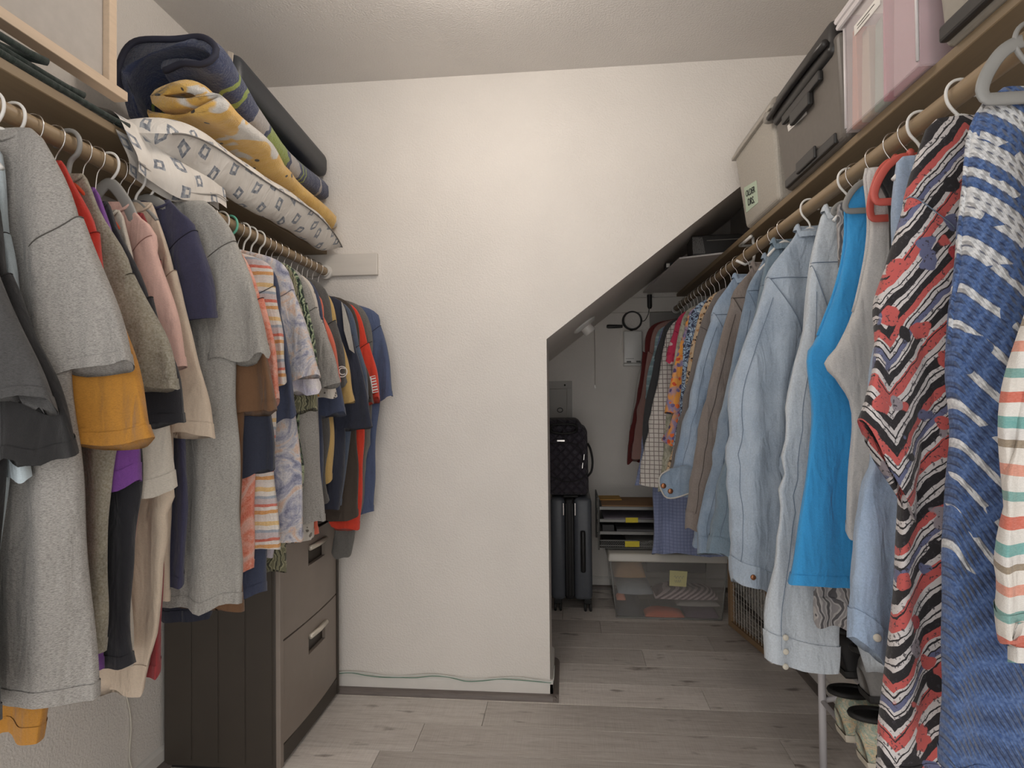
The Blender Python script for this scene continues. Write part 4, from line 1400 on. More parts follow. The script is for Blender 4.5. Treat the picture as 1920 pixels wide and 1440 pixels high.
mb, rws = folded_sheet(path, 1.425, 2.235, .032, 76, .012, 71, lambda f: .016 + .036 * max(0, .25 - f) / .25 - .045 * min(1, max(0, f - .08) / .4) ** .7 - .010 * f, xfun=lambda f: .048 * max(0, .55 - f) / .55 + .012 * f)
mb.build('folded_plush', M_navyb, nb_, smooth=True)
r0 = rws[0]
MB().tube([tuple(p) for p in r0[:44]], .0085, 8).build('edge_binding', plain('navy_binding', (40, 42, 58), .8), nb_, smooth=True)

cu_ = thing('seat_cushion', (-1.1, 1.93, SHT + .29), 'black vinyl cushion lying on top of the folded blankets', 'cushion')
M_cush = plain('black_vinyl', (46, 49, 54), .42, .08, 25, .25, 260, .0015)
bm = bmesh.new()
nz0, nz1, fz0, fz1 = SHT + .330, SHT + .428, SHT + .282, SHT + .376
cv_ = [(-1.275, 1.605, nz0 + .02), (-.938, 1.605, nz0), (-.938, 2.25, fz0), (-1.275, 2.25, fz0 + .02), (-1.275, 1.605, nz1 + .02), (-.938, 1.605, nz1), (-.938, 2.25, fz1), (-1.275, 2.25, fz1 + .02)]
vs_ = [bm.verts.new(p) for p in cv_]
for qf in [(0, 3, 2, 1), (4, 5, 6, 7), (0, 1, 5, 4), (1, 2, 6, 5), (2, 3, 7, 6), (3, 0, 4, 7)]:
    bm.faces.new([vs_[i] for i in qf])
bmesh.ops.bevel(bm, geom=bm.edges[:], offset=.030, segments=5, affect='EDGES', profile=.5)
bm.verts.index_update()
mb = MB().add([v.co[:] for v in bm.verts], [[v.index for v in f.verts] for f in bm.faces])
bm.free()
mb.build('cover', M_cush, cu_, smooth=True)
MB().tube([(-1.24, 1.603, nz1 - .018), (-1.1, 1.602, nz1 - .030), (-.985, 1.602, nz1 - .030)], .004, 8).build('zipper', M_blackp, cu_, smooth=True)
MB().prism([(-.972, 1.604, nz1 - .004), (-.955, 1.602, nz1 - .012), (-.958, 1.602, nz1 - .045), (-.968, 1.602, nz1 - .05)], (0, -.003, 0)).build('torn_corner', plain('foam_tear', (196, 184, 170), .9), cu_)

# framed panel, plastic bag, velvet hangers, paper
M_pine = wood('pale_pine', (204, 182, 158), 1.2, .6, 'y', .08)
M_panel = plain('grey_canvas_back', (176, 170, 164), .8, .04, 40, .2, 500)
fp = thing('framed_panel', (-1.05, .95, 1.868), 'pale pine framed grey panel standing at the near end of left shelf', 'panel')
MB().box((-1.045, .55, 1.868), (-1.012, 1.262, 1.890), .001, 1).build('bottom_rail', M_pine, fp)
MB().box((-1.045, 1.214, 1.891), (-1.018, 1.236, 2.33), .001, 1).build('upright', M_pine, fp)
MB().box((-1.045, .55, 2.331), (-1.018, 1.236, 2.352), .001, 1).build('top_rail', M_pine, fp)
MB().box((-1.040, .55, 1.891), (-1.034, 1.213, 2.33)).build('panel', M_panel, fp)

t = NT('clear_bag')
pn_ = t.noise(t.obj(), 30, 3)
t.bump(pn_, .6, .006)
M_bag = t.done(t.ramp(pn_, [(.3, lin((150, 145, 138))), (.7, lin((210, 206, 200)))]), .15, Alpha=.55)
bg_ = thing('plastic_bag', (-1.07, 1.03, SHT), 'crumpled clear plastic bag of odds and ends below the pine frame', 'bag')
P_ = []
bw = wrinkle(81, 9, 14, 60)
for i in range(22):
    f = i / 21
    y = .74 + .42 * f
    hgt = .105 * (1 - max(0, f - .5) / .5 * .75)
    row_ = []
    for j in range(30):
        a = 2 * math.pi * j / 30
        x = -1.15 + .085 * cs(a) * (1 - .3 * f) + .02 * f
        z = SHT + .002 + hgt / 2 * (1 + sn(a))
        k = 1 + .12 * float(bw(f * .5, a * .16))
        row_.append((-1.15 + (x + 1.15) * k, y + .015 * float(bw(a * .1, 2.0)), max(SHT + .002, min(SHT + .1045, SHT + (z - SHT) * k))))
    P_.append(row_)
mb = MB().grid(np.array(P_), closed_u=True)
mb.f.append(tuple(range(30))[::-1])
mb.f.append(tuple(range(21 * 30, 22 * 30)))
mb.build('film', M_bag, bg_, smooth=True)
M_odds = floral('odds_and_ends', (110, 100, 92), [(60, 54, 50), (190, 180, 170), (150, 110, 90)], 45, .3)
mb = MB()
for k in range(9):
    r_ = random.Random(k)
    x, y, s_ = -1.19 + r_.random() * .08, .80 + r_.random() * .28, .018 + .012 * r_.random()
    mb.hexa([(x - s_, y - s_ * 1.6), (x + s_, y - s_), (x + s_ * .8, y + s_ * 1.5), (x - s_, y + s_)], SHT + .004, [(x - s_ * .8, y - s_), (x + s_ * .7, y - s_ * .9), (x + s_ * .8, y + s_), (x - s_ * .6, y + s_)], SHT + .004 + s_ * 1.8, .003)
mb.build('contents', M_odds, bg_)

M_velvet = fabric('green_velvet', (34, 46, 40), .10)
for k, (tip, zz, n_) in enumerate([((-.942, 1.178), 0, 'lowest'), ((-.955, 1.075), .016, 'middle'), ((-.948, .985), .032, 'topmost')]):
    vh = thing('velvet_hanger', (tip[0] - .06, tip[1] - .25, SHT + .007 + zz), 'dark green velvet hanger lying flat on left shelf, %s of three' % n_, 'hanger', 'velvet hangers on the left shelf')
    z = SHT + .007 + zz
    if k == 0:
        z += 0
    p = [(tip[0] - .010, tip[1] - .47), (tip[0] - .014, tip[1] - .25), (tip[0] - .010, tip[1] - .03), (tip[0], tip[1]), (tip[0] - .022, tip[1] - .012), (tip[0] - .05, tip[1] - .09), (tip[0] - .085, tip[1] - .24), (tip[0] - .05, tip[1] - .40)]
    q = spline(p + [p[0]], 50)[:-1]
    MB().tube([(x, y, z) for x, y in q], .0066, 8, True).build('bar', M_velvet, vh, smooth=True)
    hk = [(tip[0] - .083, tip[1] - .235), (tip[0] - .105, tip[1] - .235), (tip[0] - .118, tip[1] - .215), (tip[0] - .135, tip[1] - .222), (tip[0] - .138, tip[1] - .245)]
    MB().tube([(x, y, z) for x, y in spline(hk, 16)], .0016, 6).build('hook', M_chrome, vh, smooth=True)

# cords
cab_ = [(XL + .38, D - .014, .0765)]
rc = random.Random(5)
xs = np.linspace(-.93, XC + .004, 14)
pts = [(x, D - .012 - .003 * rc.random(), .074 + .006 * sn(i * 1.3)) for i, x in enumerate(xs)]
pts += [(XC + .013, D - .004, .074), (XC + .014, D + .1, .078)]
tag(MB().tube([tuple(p) for p in spline(pts, 70)], .0026, 8).build('wall_cable', plain('white_cable', (206, 208, 202), .5, .03)), 'thin white cable running along the top of the end-wall baseboard', 'cable')
pts2 = [(p[0], p[1] - .001, p[2] - .0055 + .003 * sn(i * 2.1)) for i, p in enumerate(pts[:-2])]
tag(MB().tube([tuple(p) for p in spline(pts2, 60)], .0016, 8).build('wall_cable', plain('green_cable', (92, 132, 112), .5, .03)), 'thin green cable just below the white one on the baseboard', 'cable')
pts = [(XL + .004, 1.60, .32), (XL + .005, 1.62, .22), (XL + .004, 1.615, .12), (XL + .012, 1.62, .074)]
tag(MB().tube([tuple(p) for p in spline(pts, 24)], .0024, 8).build('power_cord', plain('off_white_cord', (196, 190, 178), .5, .03)), 'short off-white power cord hanging down the left wall beside the cabinet', 'cord')

# ------------------------------------------------------------------ right shelf
M_note = plain('pale_green_note', (196, 212, 190), .8, .03)
M_ynote = plain('pale_yellow_note', (206, 200, 150), .8, .03)
M_ink = plain('black_ink', (34, 34, 36), .7, .03)
M_sticker = plain('white_sticker', (226, 222, 216), .6, .03)
M_speck = plain('speckled_grey_plastic', (176, 170, 160), .5, .10, 220, .1, 500)
M_lid = plain('smoky_lid', (150, 144, 136), .35, .04, 14)
M_dkbin = plain('dark_taupe_plastic', (104, 98, 92), .45, .05, 60, .08, 500)
M_blk = plain('black_bin_plastic', (44, 42, 41), .38, .06, 30)
M_ltbin = plain('light_taupe_plastic', (150, 144, 134), .45, .05, 60)


def taper(y0, y1, x0, x1, z0, z1, fy, fx, bev):
    """open bin body: wider at the top by fy, fx"""
    return MB().hexa([(x0, y0), (x1, y0), (x1, y1), (x0, y1)], z0, [(x0 - fx, y0 - fy), (x1, y0 - fy), (x1, y1 + fy), (x0 - fx, y1 + fy)], z1, bev, 4)


BX = .957
b1 = thing('storage_bin', (.81, 2.0, SHT), 'speckled grey bin with a green handwritten note, farthest on right shelf', 'bin', 'bins on the right shelf')
taper(1.845, 2.165, .655, BX, SHT, 2.040, .035, .026, .014).build('body', M_speck, b1, smooth=False)
MB().hexa([(.622, 1.806), (BX + .006, 1.806), (BX + .006, 2.206), (.622, 2.206)], 2.0405, [(.640, 1.822), (BX, 1.822), (BX, 2.19), (.640, 2.19)], 2.075, .008, 3).build('lid', M_lid, b1)
MB().box((.6195, 1.803, 2.028), (BX + .008, 2.209, 2.0405), .003).build('rim', M_speck, b1)
for yy in (1.87, 2.13):
    MB().lathe([(0, 0), (.006, 0), (.006, -.006), (0, -.007)], .672, yy, SHT + .004, 10).build('foot', M_whitep, b1)


def face_x(y, z, z0=SHT, z1=2.040, x=.655, fx=.026):
    return x - fx * (z - z0) / (z1 - z0) - .0012


def quad_note(name, px, mat, root, off=.0, z1=2.040, x=.655, fx=.026):
    pts = []
    for p in px:
        r = ray(*p)
        X = .645
        for _ in range(4):
            k = X / r[0]
            X = face_x(r[1] * k, r[2] * k + CH, SHT, z1, x, fx) - off
        k = X / r[0]
        pts.append((X, r[1] * k, r[2] * k + CH))
    o = MB().prism(pts, (.001, 0, 0)).build(name, mat, root)
    return o, pts


n1, np1 = quad_note('note', [(1395, 352), (1418, 338), (1421, 380), (1399, 399)], M_note, b1)
c_ = sum((Vector(p) for p in np1), Vector()) / 4
xd = Vector(np1[1]) - Vector(np1[0])
yd = Vector(np1[0]) - Vector(np1[3])
lb = b1.location
text_mesh('note_text', 'OLDER', .030, M_ink, basis(c_ + yd * .16 - lb - Vector((.0012, 0, 0)), xd, yd), n1)
text_mesh('note_text', 'DRS.', .034, M_ink, basis(c_ - yd * .20 - lb - Vector((.0012, 0, 0)), xd, yd), n1)

b2 = thing('storage_bin', (.81, 1.60, SHT), 'dark taupe bin with black latched lid beside the speckled bin', 'bin', 'bins on the right shelf')
taper(1.405, 1.775, .650, BX, SHT, 2.005, .022, .022, .016).build('body', M_dkbin, b2)
lid = MB().hexa([(.616, 1.402), (BX, 1.402), (BX, 1.792), (.616, 1.792)], 1.962, [(.626, 1.412), (BX, 1.412), (BX, 1.775), (.626, 1.775)], 2.052, .018, 4).build('lid', M_blk, b2, angle=50)
MB().tube([(.612, 1.786, 1.990), (.611, 1.70, 1.996), (.611, 1.60, 1.998), (.611, 1.50, 1.996), (.612, 1.41, 1.990)], .009, 10).build('lid_handle', M_blk, lid, smooth=True)
MB().lathe([(0, -.012), (.016, -.012), (.018, 0), (.016, .012), (0, .012)], .618, 1.805, 2.000, 18, 'x').build('hinge_knob', M_lid, lid, smooth=True)
MB().box((.6205, 1.47, 1.935), (.6325, 1.715, 1.961), .004).build('latch', M_blk, b2)
MB().box((.6195, 1.53, 1.905), (.6335, 1.655, 1.940), .004).build('latch', M_blk, b2)
MB().box((.642, 1.44, SHT + .004), (.654, 1.755, SHT + .030), .004).build('base_strip', M_blk, b2)
MB().box((.636, 1.54, SHT + .010), (.644, 1.66, SHT + .042), .004).build('base_latch', M_blk, b2)
s2_, sp2 = quad_note('label_sticker', [(1476, 236), (1510, 204), (1512, 214), (1478, 247)], M_sticker, b2, 0, 2.005, .650, .022)
cc_ = sum((Vector(p) for p in sp2), Vector()) / 4
xd2 = Vector(sp2[1]) - Vector(sp2[0])
for k in range(2):
    o_ = cc_ + Vector((-.0012, 0, .004 - .008 * k))
    MB().tube([tuple(o_ - xd2 * .32), tuple(o_ + xd2 * (.22 + .08 * k))], .0006, 5).build('print_line', M_ink, s2_)

t = NT('frosted_plastic')
fn = t.noise(t.obj(), 8, 2)
M_frost = t.done(t.ramp(fn, [(.3, lin((214, 206, 208))), (.7, lin((226, 218, 220)))]), .25, Alpha=.36)
b3 = thing('clear_bin', (.81, 1.235, SHT), 'frosted clear bin of coloured papers standing third from the far end', 'bin', 'bins on the right shelf')
for nm, lo_c, hi_c in (('wall_panel', (.640, 1.105, SHT + .003), (.643, 1.378, 2.03)), ('wall_panel', (BX - .003, 1.105, SHT + .003), (BX, 1.378, 2.03)), ('wall_panel', (.643, 1.105, SHT + .003), (BX - .003, 1.108, 2.03)), ('wall_panel', (.643, 1.375, SHT + .003), (BX - .003, 1.378, 2.03)), ('bottom', (.640, 1.105, SHT), (BX, 1.378, SHT + .003))):
    MB().box(lo_c, hi_c, .001, 1).build(nm, M_frost, b3)
M_frost2 = plain('frosted_rim', (212, 206, 206), .35, .03)
MB().tube([(.634, 1.095, 2.012), (.634, 1.388, 2.012), (BX, 1.388, 2.012), (BX, 1.095, 2.012)], .008, 8, True).build('rim', M_frost2, b3)
MB().tube([(.634, 1.090, 2.030), (.634, 1.394, 2.030), (BX, 1.394, 2.030), (BX, 1.090, 2.030)], .009, 8, True).build('rim', M_frost2, b3)
for (yc, zc) in ((1.1065, 1.90), (1.3765, 1.90)):
    MB().tube([(.6395, yc, SHT + .01), (.6395, yc, 2.0)], .003, 8).build('corner_rib', M_frost2, b3, smooth=True)
MB().prism([(.6385, 1.33, 1.955), (.6385, 1.225, 1.955), (.6385, 1.225, 1.977), (.6385, 1.33, 1.977)], (.001, 0, 0)).build('label_sticker', M_sticker, b3)
MB().tube([(.638, 1.315, 1.969), (.638, 1.245, 1.969)], .0006, 5).build('print_line', M_ink, b3)
MB().tube([(.638, 1.315, 1.962), (.638, 1.265, 1.962)], .0006, 5).build('print_line', M_ink, b3)
for nm, c, ya, yb, zt, xo in (('orange', (224, 138, 92), 1.345, 1.372, 1.985, 0), ('cream', (226, 206, 178), 1.300, 1.338, 1.96, .004), ('mint', (176, 204, 186), 1.255, 1.292, 1.95, .008), ('hot pink', (224, 120, 150), 1.236, 1.246, 1.99, .002), ('blush pink', (226, 172, 186), 1.112, 1.228, 1.985, .012)):
    m_ = plain('paper_' + nm.replace(' ', '_'), c, .7, .04)
    tag(MB().hexa([(.650 + xo, ya), (.93, ya), (.93, yb), (.650 + xo, yb)], SHT + .004, [(.648 + xo, ya), (.93, ya), (.93, yb), (.652 + xo, yb - .006)], zt, .002, 1).build('paper_folder', m_), '%s paper folder standing inside the frosted clear bin' % nm, 'folder', 'folders in the clear bin')

b4 = thing('storage_bin', (.81, .92, SHT), 'light taupe bin with black base handle at the near right edge', 'bin', 'bins on the right shelf')
taper(.70, 1.060, .655, BX, SHT, 2.02, .012, .015, .014).build('body', M_ltbin, b4)
MB().hexa([(.628, .675), (BX, .675), (BX, 1.075), (.628, 1.075)], 2.02, [(.64, .69), (BX, .69), (BX, 1.06), (.64, 1.06)], 2.06, .012, 3).build('lid', M_blk, b4)
MB().box((.640, .78, SHT + .006), (.656, 1.05, SHT + .034), .005).build('base_handle', M_blk, b4)

# flat white board and small things at the far end of the right shelf
M_board = plain('white_board', (206, 200, 196), .5, .03, 18)
MBd = MB().prism([(.462, 3.50, SHT + .001), (.505, 2.62, SHT + .001), (.674, 2.545, SHT + .001), (.95, 2.60, SHT + .001), (.95, 3.50, SHT + .001)], (0, 0, .007))
tag(MBd.build('foam_board', M_board), 'flat white board overhanging the far end of the right shelf', 'board')
tag(MB().prism([(.475, 3.45, SHT + .0085), (.492, 3.0, SHT + .0085), (.62, 2.98, SHT + .0085), (.62, 3.45, SHT + .0085)], (0, 0, .005)).build('paper_pad', M_sticker), 'thin white paper pad lying on the overhanging board', 'paper')
pc_ = thing('black_case', (.70, 2.66, SHT + .009), 'flat black case with silvery printed end on the white board', 'case')
MB().hexa([(.560, 2.60), (.90, 2.585), (.90, 2.74), (.565, 2.74)], SHT + .009, [(.556, 2.60), (.90, 2.585), (.90, 2.74), (.562, 2.74)], SHT + .098, .006, 3).build('shell', M_blk, pc_)
MB().prism([(.560, 2.5975, SHT + .018), (.612, 2.595, SHT + .016), (.600, 2.595, SHT + .088), (.558, 2.5975, SHT + .090)], (0, .004, 0)).build('printed_end', leafprint('silver_print', (150, 148, 146), (60, 58, 58), (96, 94, 92), 60), pc_)
MB().tube([(.618, 2.5945, SHT + .072), (.76, 2.588, SHT + .075), (.88, 2.584, SHT + .075)], .0015, 6).build('seam', M_lid, pc_)
sb_ = thing('adapter_box', (.50, 2.86, SHT + .008), 'tiny dark adapter box with white square label on the board', 'adapter')
MB().box((.484, 2.85, SHT + .009), (.520, 2.90, SHT + .038), .003).build('housing', M_blk, sb_)
MB().box((.488, 2.848, SHT + .014), (.504, 2.850, SHT + .032)).build('label', M_sticker, sb_)
br = thing('rod_bracket', (.69, 2.2, SHB), 'white metal bracket gripping the right rod below the shelf', 'bracket')
MB().tube([(.690, 2.20, SHB - .001), (.690, 2.20, SHB - .020), (.700, 2.20, RZ + .04), (.690, 2.20, RZ - .012), (.66, 2.20, RZ - .026), (.628, 2.20, RZ - .010)], .0055, 8).build('arm', M_whitep, br, smooth=True)
MB().tube([(.672, 2.16, SHB - .006), (.672, 2.30, SHB - .006), (.72, 2.30, SHB - .006)], .0055, 8).build('plate', M_whitep, br, smooth=True)

# ------------------------------------------------------------------ alcove fittings
lp_ = thing('pull_chain_light', (.09, 2.85, SZ0 + SSL * (.09 - XC)), 'white porcelain pull-chain light on the sloped soffit', 'light')
nrm = Vector((SSL, 0, -1)).normalized()
rotm = Vector((0, 0, -1)).rotation_difference(nrm).to_matrix()
def slope_lathe(prof):
    m0 = MB().lathe(prof, seg=28)
    m0.v = [tuple(rotm @ Vector(p) + lp_.location) for p in m0.v]
    return m0
slope_lathe([(0, -.001), (.062, -.001), (.064, -.008), (.055, -.016), (.034, -.020), (0, -.020)]).build('base', M_whitep, lp_, angle=40)
slope_lathe([(.030, -.018), (.031, -.050), (.027, -.056), (.018, -.056), (.017, -.03), (0, -.03)]).build('socket', M_trim, lp_, angle=40)
cp = lp_.location + rotm @ Vector((.026, 0, -.05))
MB().tube([tuple(cp), (cp.x + .001, cp.y, cp.z - .10), (cp.x, cp.y, cp.z - .275)], .0016, 6).build('pull_chain', plain('brass_chain', (96, 88, 80), .4, .05, 40, Metallic=.6), lp_)
MB().lathe([(0, .004), (.003, .003), (.0045, -.006), (.003, -.012), (0, -.013)], cp.x, cp.y, cp.z - .279, 10).build('chain_bead', M_whitep, lp_, smooth=True)

ap_ = thing('access_panel', (-.10, DA, 1.05), 'grey access panel with finger ring on the alcove wall', 'panel')
M_ap = plain('panel_paint', (176, 172, 166), .5, .03, 10)
z0p, z1p, x0p, x1p = .80, 1.247, -.235, .037
for lo_c, hi_c in (((x0p, DA - .008, z0p), (x1p, DA - .0005, z0p + .045)), ((x0p, DA - .008, z1p - .045), (x1p, DA - .0005, z1p)), ((x0p, DA - .008, z0p + .045), (x0p + .03, DA - .0005, z1p - .045)), ((x1p - .03, DA - .008, z0p + .045), (x1p, DA - .0005, z1p - .045))):
    MB().box(lo_c, hi_c, .0015, 1).build('frame', M_ap, ap_)
MB().box((x0p + .032, DA - .006, z0p + .047), (x1p - .032, DA - .001, z1p - .047), .002, 1).build('door', M_ap, ap_)
rp = atY((1050, 769), DA - .009)
MB().tube([(rp[0] + .016 * cs(a), DA - .009, rp[2] + .013 * sn(a)) for a in np.linspace(0, 2 * math.pi, 20, endpoint=False)], .0022, 6, True).build('finger_ring', M_blackp, ap_, smooth=True)
sp = atY((1059, 722), DA - .009)
MB().lathe([(0, -.003), (.005, -.002), (.0055, 0)], sp[0], DA - .008, sp[2], 12, 'y').build('screw', M_blackp, ap_, smooth=True)

tb_ = thing('telecom_box', (.40, DA, 1.44), 'white telecom box mounted on the alcove wall under a cable coil', 'box')
MB().box((.346, DA - .042, 1.348), (.456, DA - .0005, 1.541), .008, 3).build('cover', M_whitep, tb_, angle=50)
MB().box((.346, DA - .040, 1.333), (.456, DA - .0005, 1.347), .003).build('base', M_whitep, tb_)
for x in (.362, .418):
    MB().box((x, DA - .0435, 1.352), (x + .026, DA - .041, 1.362), .001, 1).build('slot', M_dgreyp, tb_)
MB().box((.357, DA - .0428, 1.374), (.405, DA - .0418, 1.377)).build('print_line', M_greyp, tb_)
coil = thing('cable_coil', (.40, DA - .02, 1.605), 'black cable coiled above the white telecom box', 'cable')
for k in range(3):
    MB().tube([(.40 + (.056 - .002 * k) * cs(a), DA - .014 - .006 * k, 1.605 + (.055 - .0015 * k) * sn(a)) for a in np.linspace(0, 2 * math.pi, 36, endpoint=False)], .0042, 8, True).build('loop', M_blackp, coil, smooth=True)
MB().tube([tuple(p) for p in spline([(.455, DA - .014, 1.60), (.475, DA - .014, 1.605), (.495, DA - .016, 1.64), (.500, DA - .026, 1.672)], 16)], .0022, 6).build('lead', M_blackp, coil, smooth=True)
MB().tube([tuple(p) for p in spline([(.375, DA - .012, 1.556), (.392, DA - .014, 1.545), (.402, DA - .02, 1.5425)], 10)], .0022, 6).build('lead', M_blackp, coil, smooth=True)
tag(MB().tube([(.248, DA - .013, 1.574), (.256, DA - .013, 1.573), (.30, DA - .013, 1.572), (.343, DA - .013, 1.572)], [.009, .011, .011, .009], 12).build('antenna', M_blackp), 'black stick antenna lying level left of the cable coil', 'antenna', 'alcove antennas')
tag(MB().tube([(.502, DA - .033, 1.672), (.502, DA - .033, 1.685), (.502, DA - .033, 1.755)], [.009, .0145, .0145], 12).build('antenna', M_blackp), 'black stick antenna standing upright against the shelf cleat', 'antenna', 'alcove antennas')
cpts = [(.36, DA - .006, 1.625), (.338, DA - .004, 1.60), (.334, DA - .004, 1.50), (.337, DA - .006, 1.44), (.345, DA - .006, 1.415)]
tag(MB().tube([tuple(p) for p in spline(cpts, 24)], .0018, 6).build('thin_cord', M_whitep), 'thin white cord looping down beside the telecom box', 'cord')
tag(MB().box((.505, DA - .012, 1.25), (.70, DA - .0005, 1.652), .002, 1).build('wall_plate', plain('grey_wall_plate', (150, 146, 142), .6, .03)), 'flat grey plate on the alcove wall behind the blouses', 'plate')

# ------------------------------------------------------------------ suitcase and quilted bag
M_shell = plain('slate_shell', (86, 90, 97), .38, .06, 60, .1, 400)
M_rub = plain('black_rubber', (28, 27, 27), .6, .05)
sc_ = thing('suitcase', (.02, 3.32, 0), 'slate grey hard-shell suitcase standing in the alcove', 'suitcase')
MB().box((-.090, 3.140, .065), (-.012, 3.50, .612), .024, 4).build('shell_half', M_shell, sc_, smooth=True)
MB().box((.034, 3.140, .065), (.130, 3.50, .612), .024, 4).build('shell_half', M_shell, sc_, smooth=True)
MB().box((-.014, 3.146, .068), (.036, 3.495, .609), .014, 3).build('zip_band', M_rub, sc_, smooth=True)
for x in (-.006, .011, .028):
    MB().tube([(x, 3.1455, .09), (x, 3.1455, .58)], .0035, 6).build('zip_track', M_blackp, sc_)
for x in (-.020, .042):
    MB().tube([(x, 3.139, .52), (x, 3.139, .585)], .003, 6).build('trim_strip', M_chrome, sc_)
MB().tube([tuple(p) for p in spline([(.082, 3.139, .225), (.082, 3.130, .25), (.082, 3.126, .33), (.082, 3.130, .41), (.082, 3.139, .435)], 24)], .0135, 12).build('side_handle', M_blackp, sc_, smooth=True)
for x in (-.055, .105):
    for y in (3.17, 3.47):
        w_ = MB()
        w_.box((x - .02, y - .018, .042), (x + .02, y + .018, .070), .005)
        h_ = w_.build('wheel_housing', M_rub, sc_)
        for dx in (-.014, .014):
            MB().lathe([(0, -.007), (.020, -.007), (.024, -.004), (.024, .004), (.020, .007), (0, .007)], x + dx, y, .024, 18, 'x').build('wheel', M_rub, h_, angle=40)
MB().box((-.02, 3.17, .609), (.06, 3.30, .6205), .004).build('top_grip', M_rub, sc_)


def quilt_mat():
    t = NT('plum_quilting')
    v = t.obj()
    sx = t.n('ShaderNodeSeparateXYZ', {0: v})
    a = t.math('ADD', t.math('ADD', sx.outputs[0], sx.outputs[1]), sx.outputs[2])
    b = t.math('SUBTRACT', t.math('ADD', sx.outputs[0], sx.outputs[1]), sx.outputs[2])
    p = .052
    fa = t.math('ABSOLUTE', t.math('SUBTRACT', t.math('FRACT', t.math('DIVIDE', a, p)), .5))
    fb = t.math('ABSOLUTE', t.math('SUBTRACT', t.math('FRACT', t.math('DIVIDE', b, p)), .5))
    m = t.math('MAXIMUM', fa, fb)
    h = t.ramp(m, [(.25, (1, 1, 1, 1)), (.5, (0, 0, 0, 1))], 'EASE')
    line = t.ramp(m, [(.465, (0, 0, 0, 1)), (.485, (1, 1, 1, 1))])
    base = t.ramp(t.noise(v, 300, 2), [(.3, lin((50, 45, 54))), (.7, lin((66, 60, 70)))])
    col = t.mix(line, base, lin((30, 26, 32)))
    t.bump(t.math('ADD', h, t.math('MULTIPLY', t.noise(v, 40, 2), .3)), .8, .010)
    return t.done(col, .7, Sheen_Weight=.15)


M_quilt = quilt_mat()
qb = thing('quilted_bag', (.01, 3.3, .621), 'dark plum quilted travel bag sitting on the suitcase', 'bag')
MB().hexa([(-.105, 3.155), (.118, 3.155), (.118, 3.45), (-.105, 3.45)], .6215, [(-.105, 3.165), (.112, 3.165), (.112, 3.44), (-.105, 3.44)], .992, .030, 5).build('body', M_quilt, qb, smooth=True)
MB().hexa([(-.105, 3.160), (.100, 3.160), (.100, 3.44), (-.105, 3.44)], .975, [(-.105, 3.19), (.062, 3.19), (.062, 3.41), (-.105, 3.41)], 1.032, .018, 4).build('top_panel', M_quilt, qb, smooth=True)
MB().tube([tuple(p) for p in spline([(-.085, 3.160, .985), (-.075, 3.146, .965), (-.01, 3.142, .958), (.045, 3.146, .965), (.056, 3.160, .985), (.045, 3.152, 1.003), (-.01, 3.150, 1.008), (-.075, 3.152, 1.003), (-.085, 3.160, .985)], 44)], .0068, 8).build('carry_handle', M_rub, qb, smooth=True)
MB().box((-.052, 3.149, .912), (-.008, 3.1545, .924), .002, 1).build('name_plate', M_chrome, qb)
MB().tube([tuple(p) for p in spline([(.114, 3.18, .90), (.128, 3.165, .87), (.138, 3.16, .81), (.132, 3.16, .755), (.112, 3.17, .725)], 22)], .006, 8).build('side_strap', M_rub, qb, smooth=True)
MB().tube([tuple(p) for p in spline([(-.105, 3.152, .735), (-.02, 3.150, .70), (.06, 3.151, .705), (.108, 3.154, .74)], 22)], .0032, 6).build('piping', M_rub, qb, smooth=True)
MB().tube([tuple(p) for p in spline([(-.105, 3.154, .90), (.03, 3.151, .905), (.075, 3.152, .87), (.088, 3.153, .80)], 22)], .0026, 6).build('piping', M_rub, qb, smooth=True)
for x, z in ((.094, .845), (.086, .80)):
    MB().tube([(x, 3.149, z), (x - .003, 3.147, z - .03)], .0022, 6).build('zipper_pull', M_chrome, qb)

# ------------------------------------------------------------------ clear tote with clothes
t = NT('clear_tote_plastic')
fn = t.noise(t.obj(), 6, 2)
M_tote = t.done(t.ramp(fn, [(.3, lin((170, 166, 162))), (.7, lin((186, 182, 178)))]), .12, Alpha=.20)
M_totelid = plain('grey_white_lid', (196, 192, 184), .4, .03, 14)
tt = thing('clear_tote', (.515, 3.28, 0), 'clear plastic tote of clothes with a pale lid on the alcove floor', 'tote')
X0, X1, Ya, Yb, TZ = .250, .782, 3.085, 3.46, .300
f = .030
def tpanel(q):
    return MB().prism(q, (0, 0, 0.0))
def slab(a, b, c, d, n):
    return MB().prism([a, b, c, d], n)
slab((X0, Ya, .004), (X1, Ya, .004), (X1 + f, Ya - .012, TZ), (X0 - f, Ya - .012, TZ), (0, .0025, 0)).build('front_wall', M_tote, tt)
slab((X0, Yb, .004), (X1, Yb, .004), (X1 + f, Yb + .012, TZ), (X0 - f, Yb + .012, TZ), (0, -.0025, 0)).build('back_wall', M_tote, tt)
slab((X0, Ya, .004), (X0, Yb, .004), (X0 - f, Yb + .012, TZ), (X0 - f, Ya - .012, TZ), (.0025, 0, 0)).build('side_wall', M_tote, tt)
slab((X1, Ya, .004), (X1, Yb, .004), (X1 + f, Yb + .012, TZ), (X1 + f, Ya - .012, TZ), (-.0025, 0, 0)).build('side_wall', M_tote, tt)
MB().box((X0, Ya, .001), (X1, Yb, .004)).build('base', M_tote, tt)
for p in ([(X0, Ya, .004), (X0 - f, Ya - .012, TZ)], [(X1, Ya, .004), (X1 + f, Ya - .012, TZ)], [(X0, Ya, .005), (X1, Ya, .005)]):
    MB().tube(p, .0035, 8).build('edge', M_greyp, tt, smooth=True)
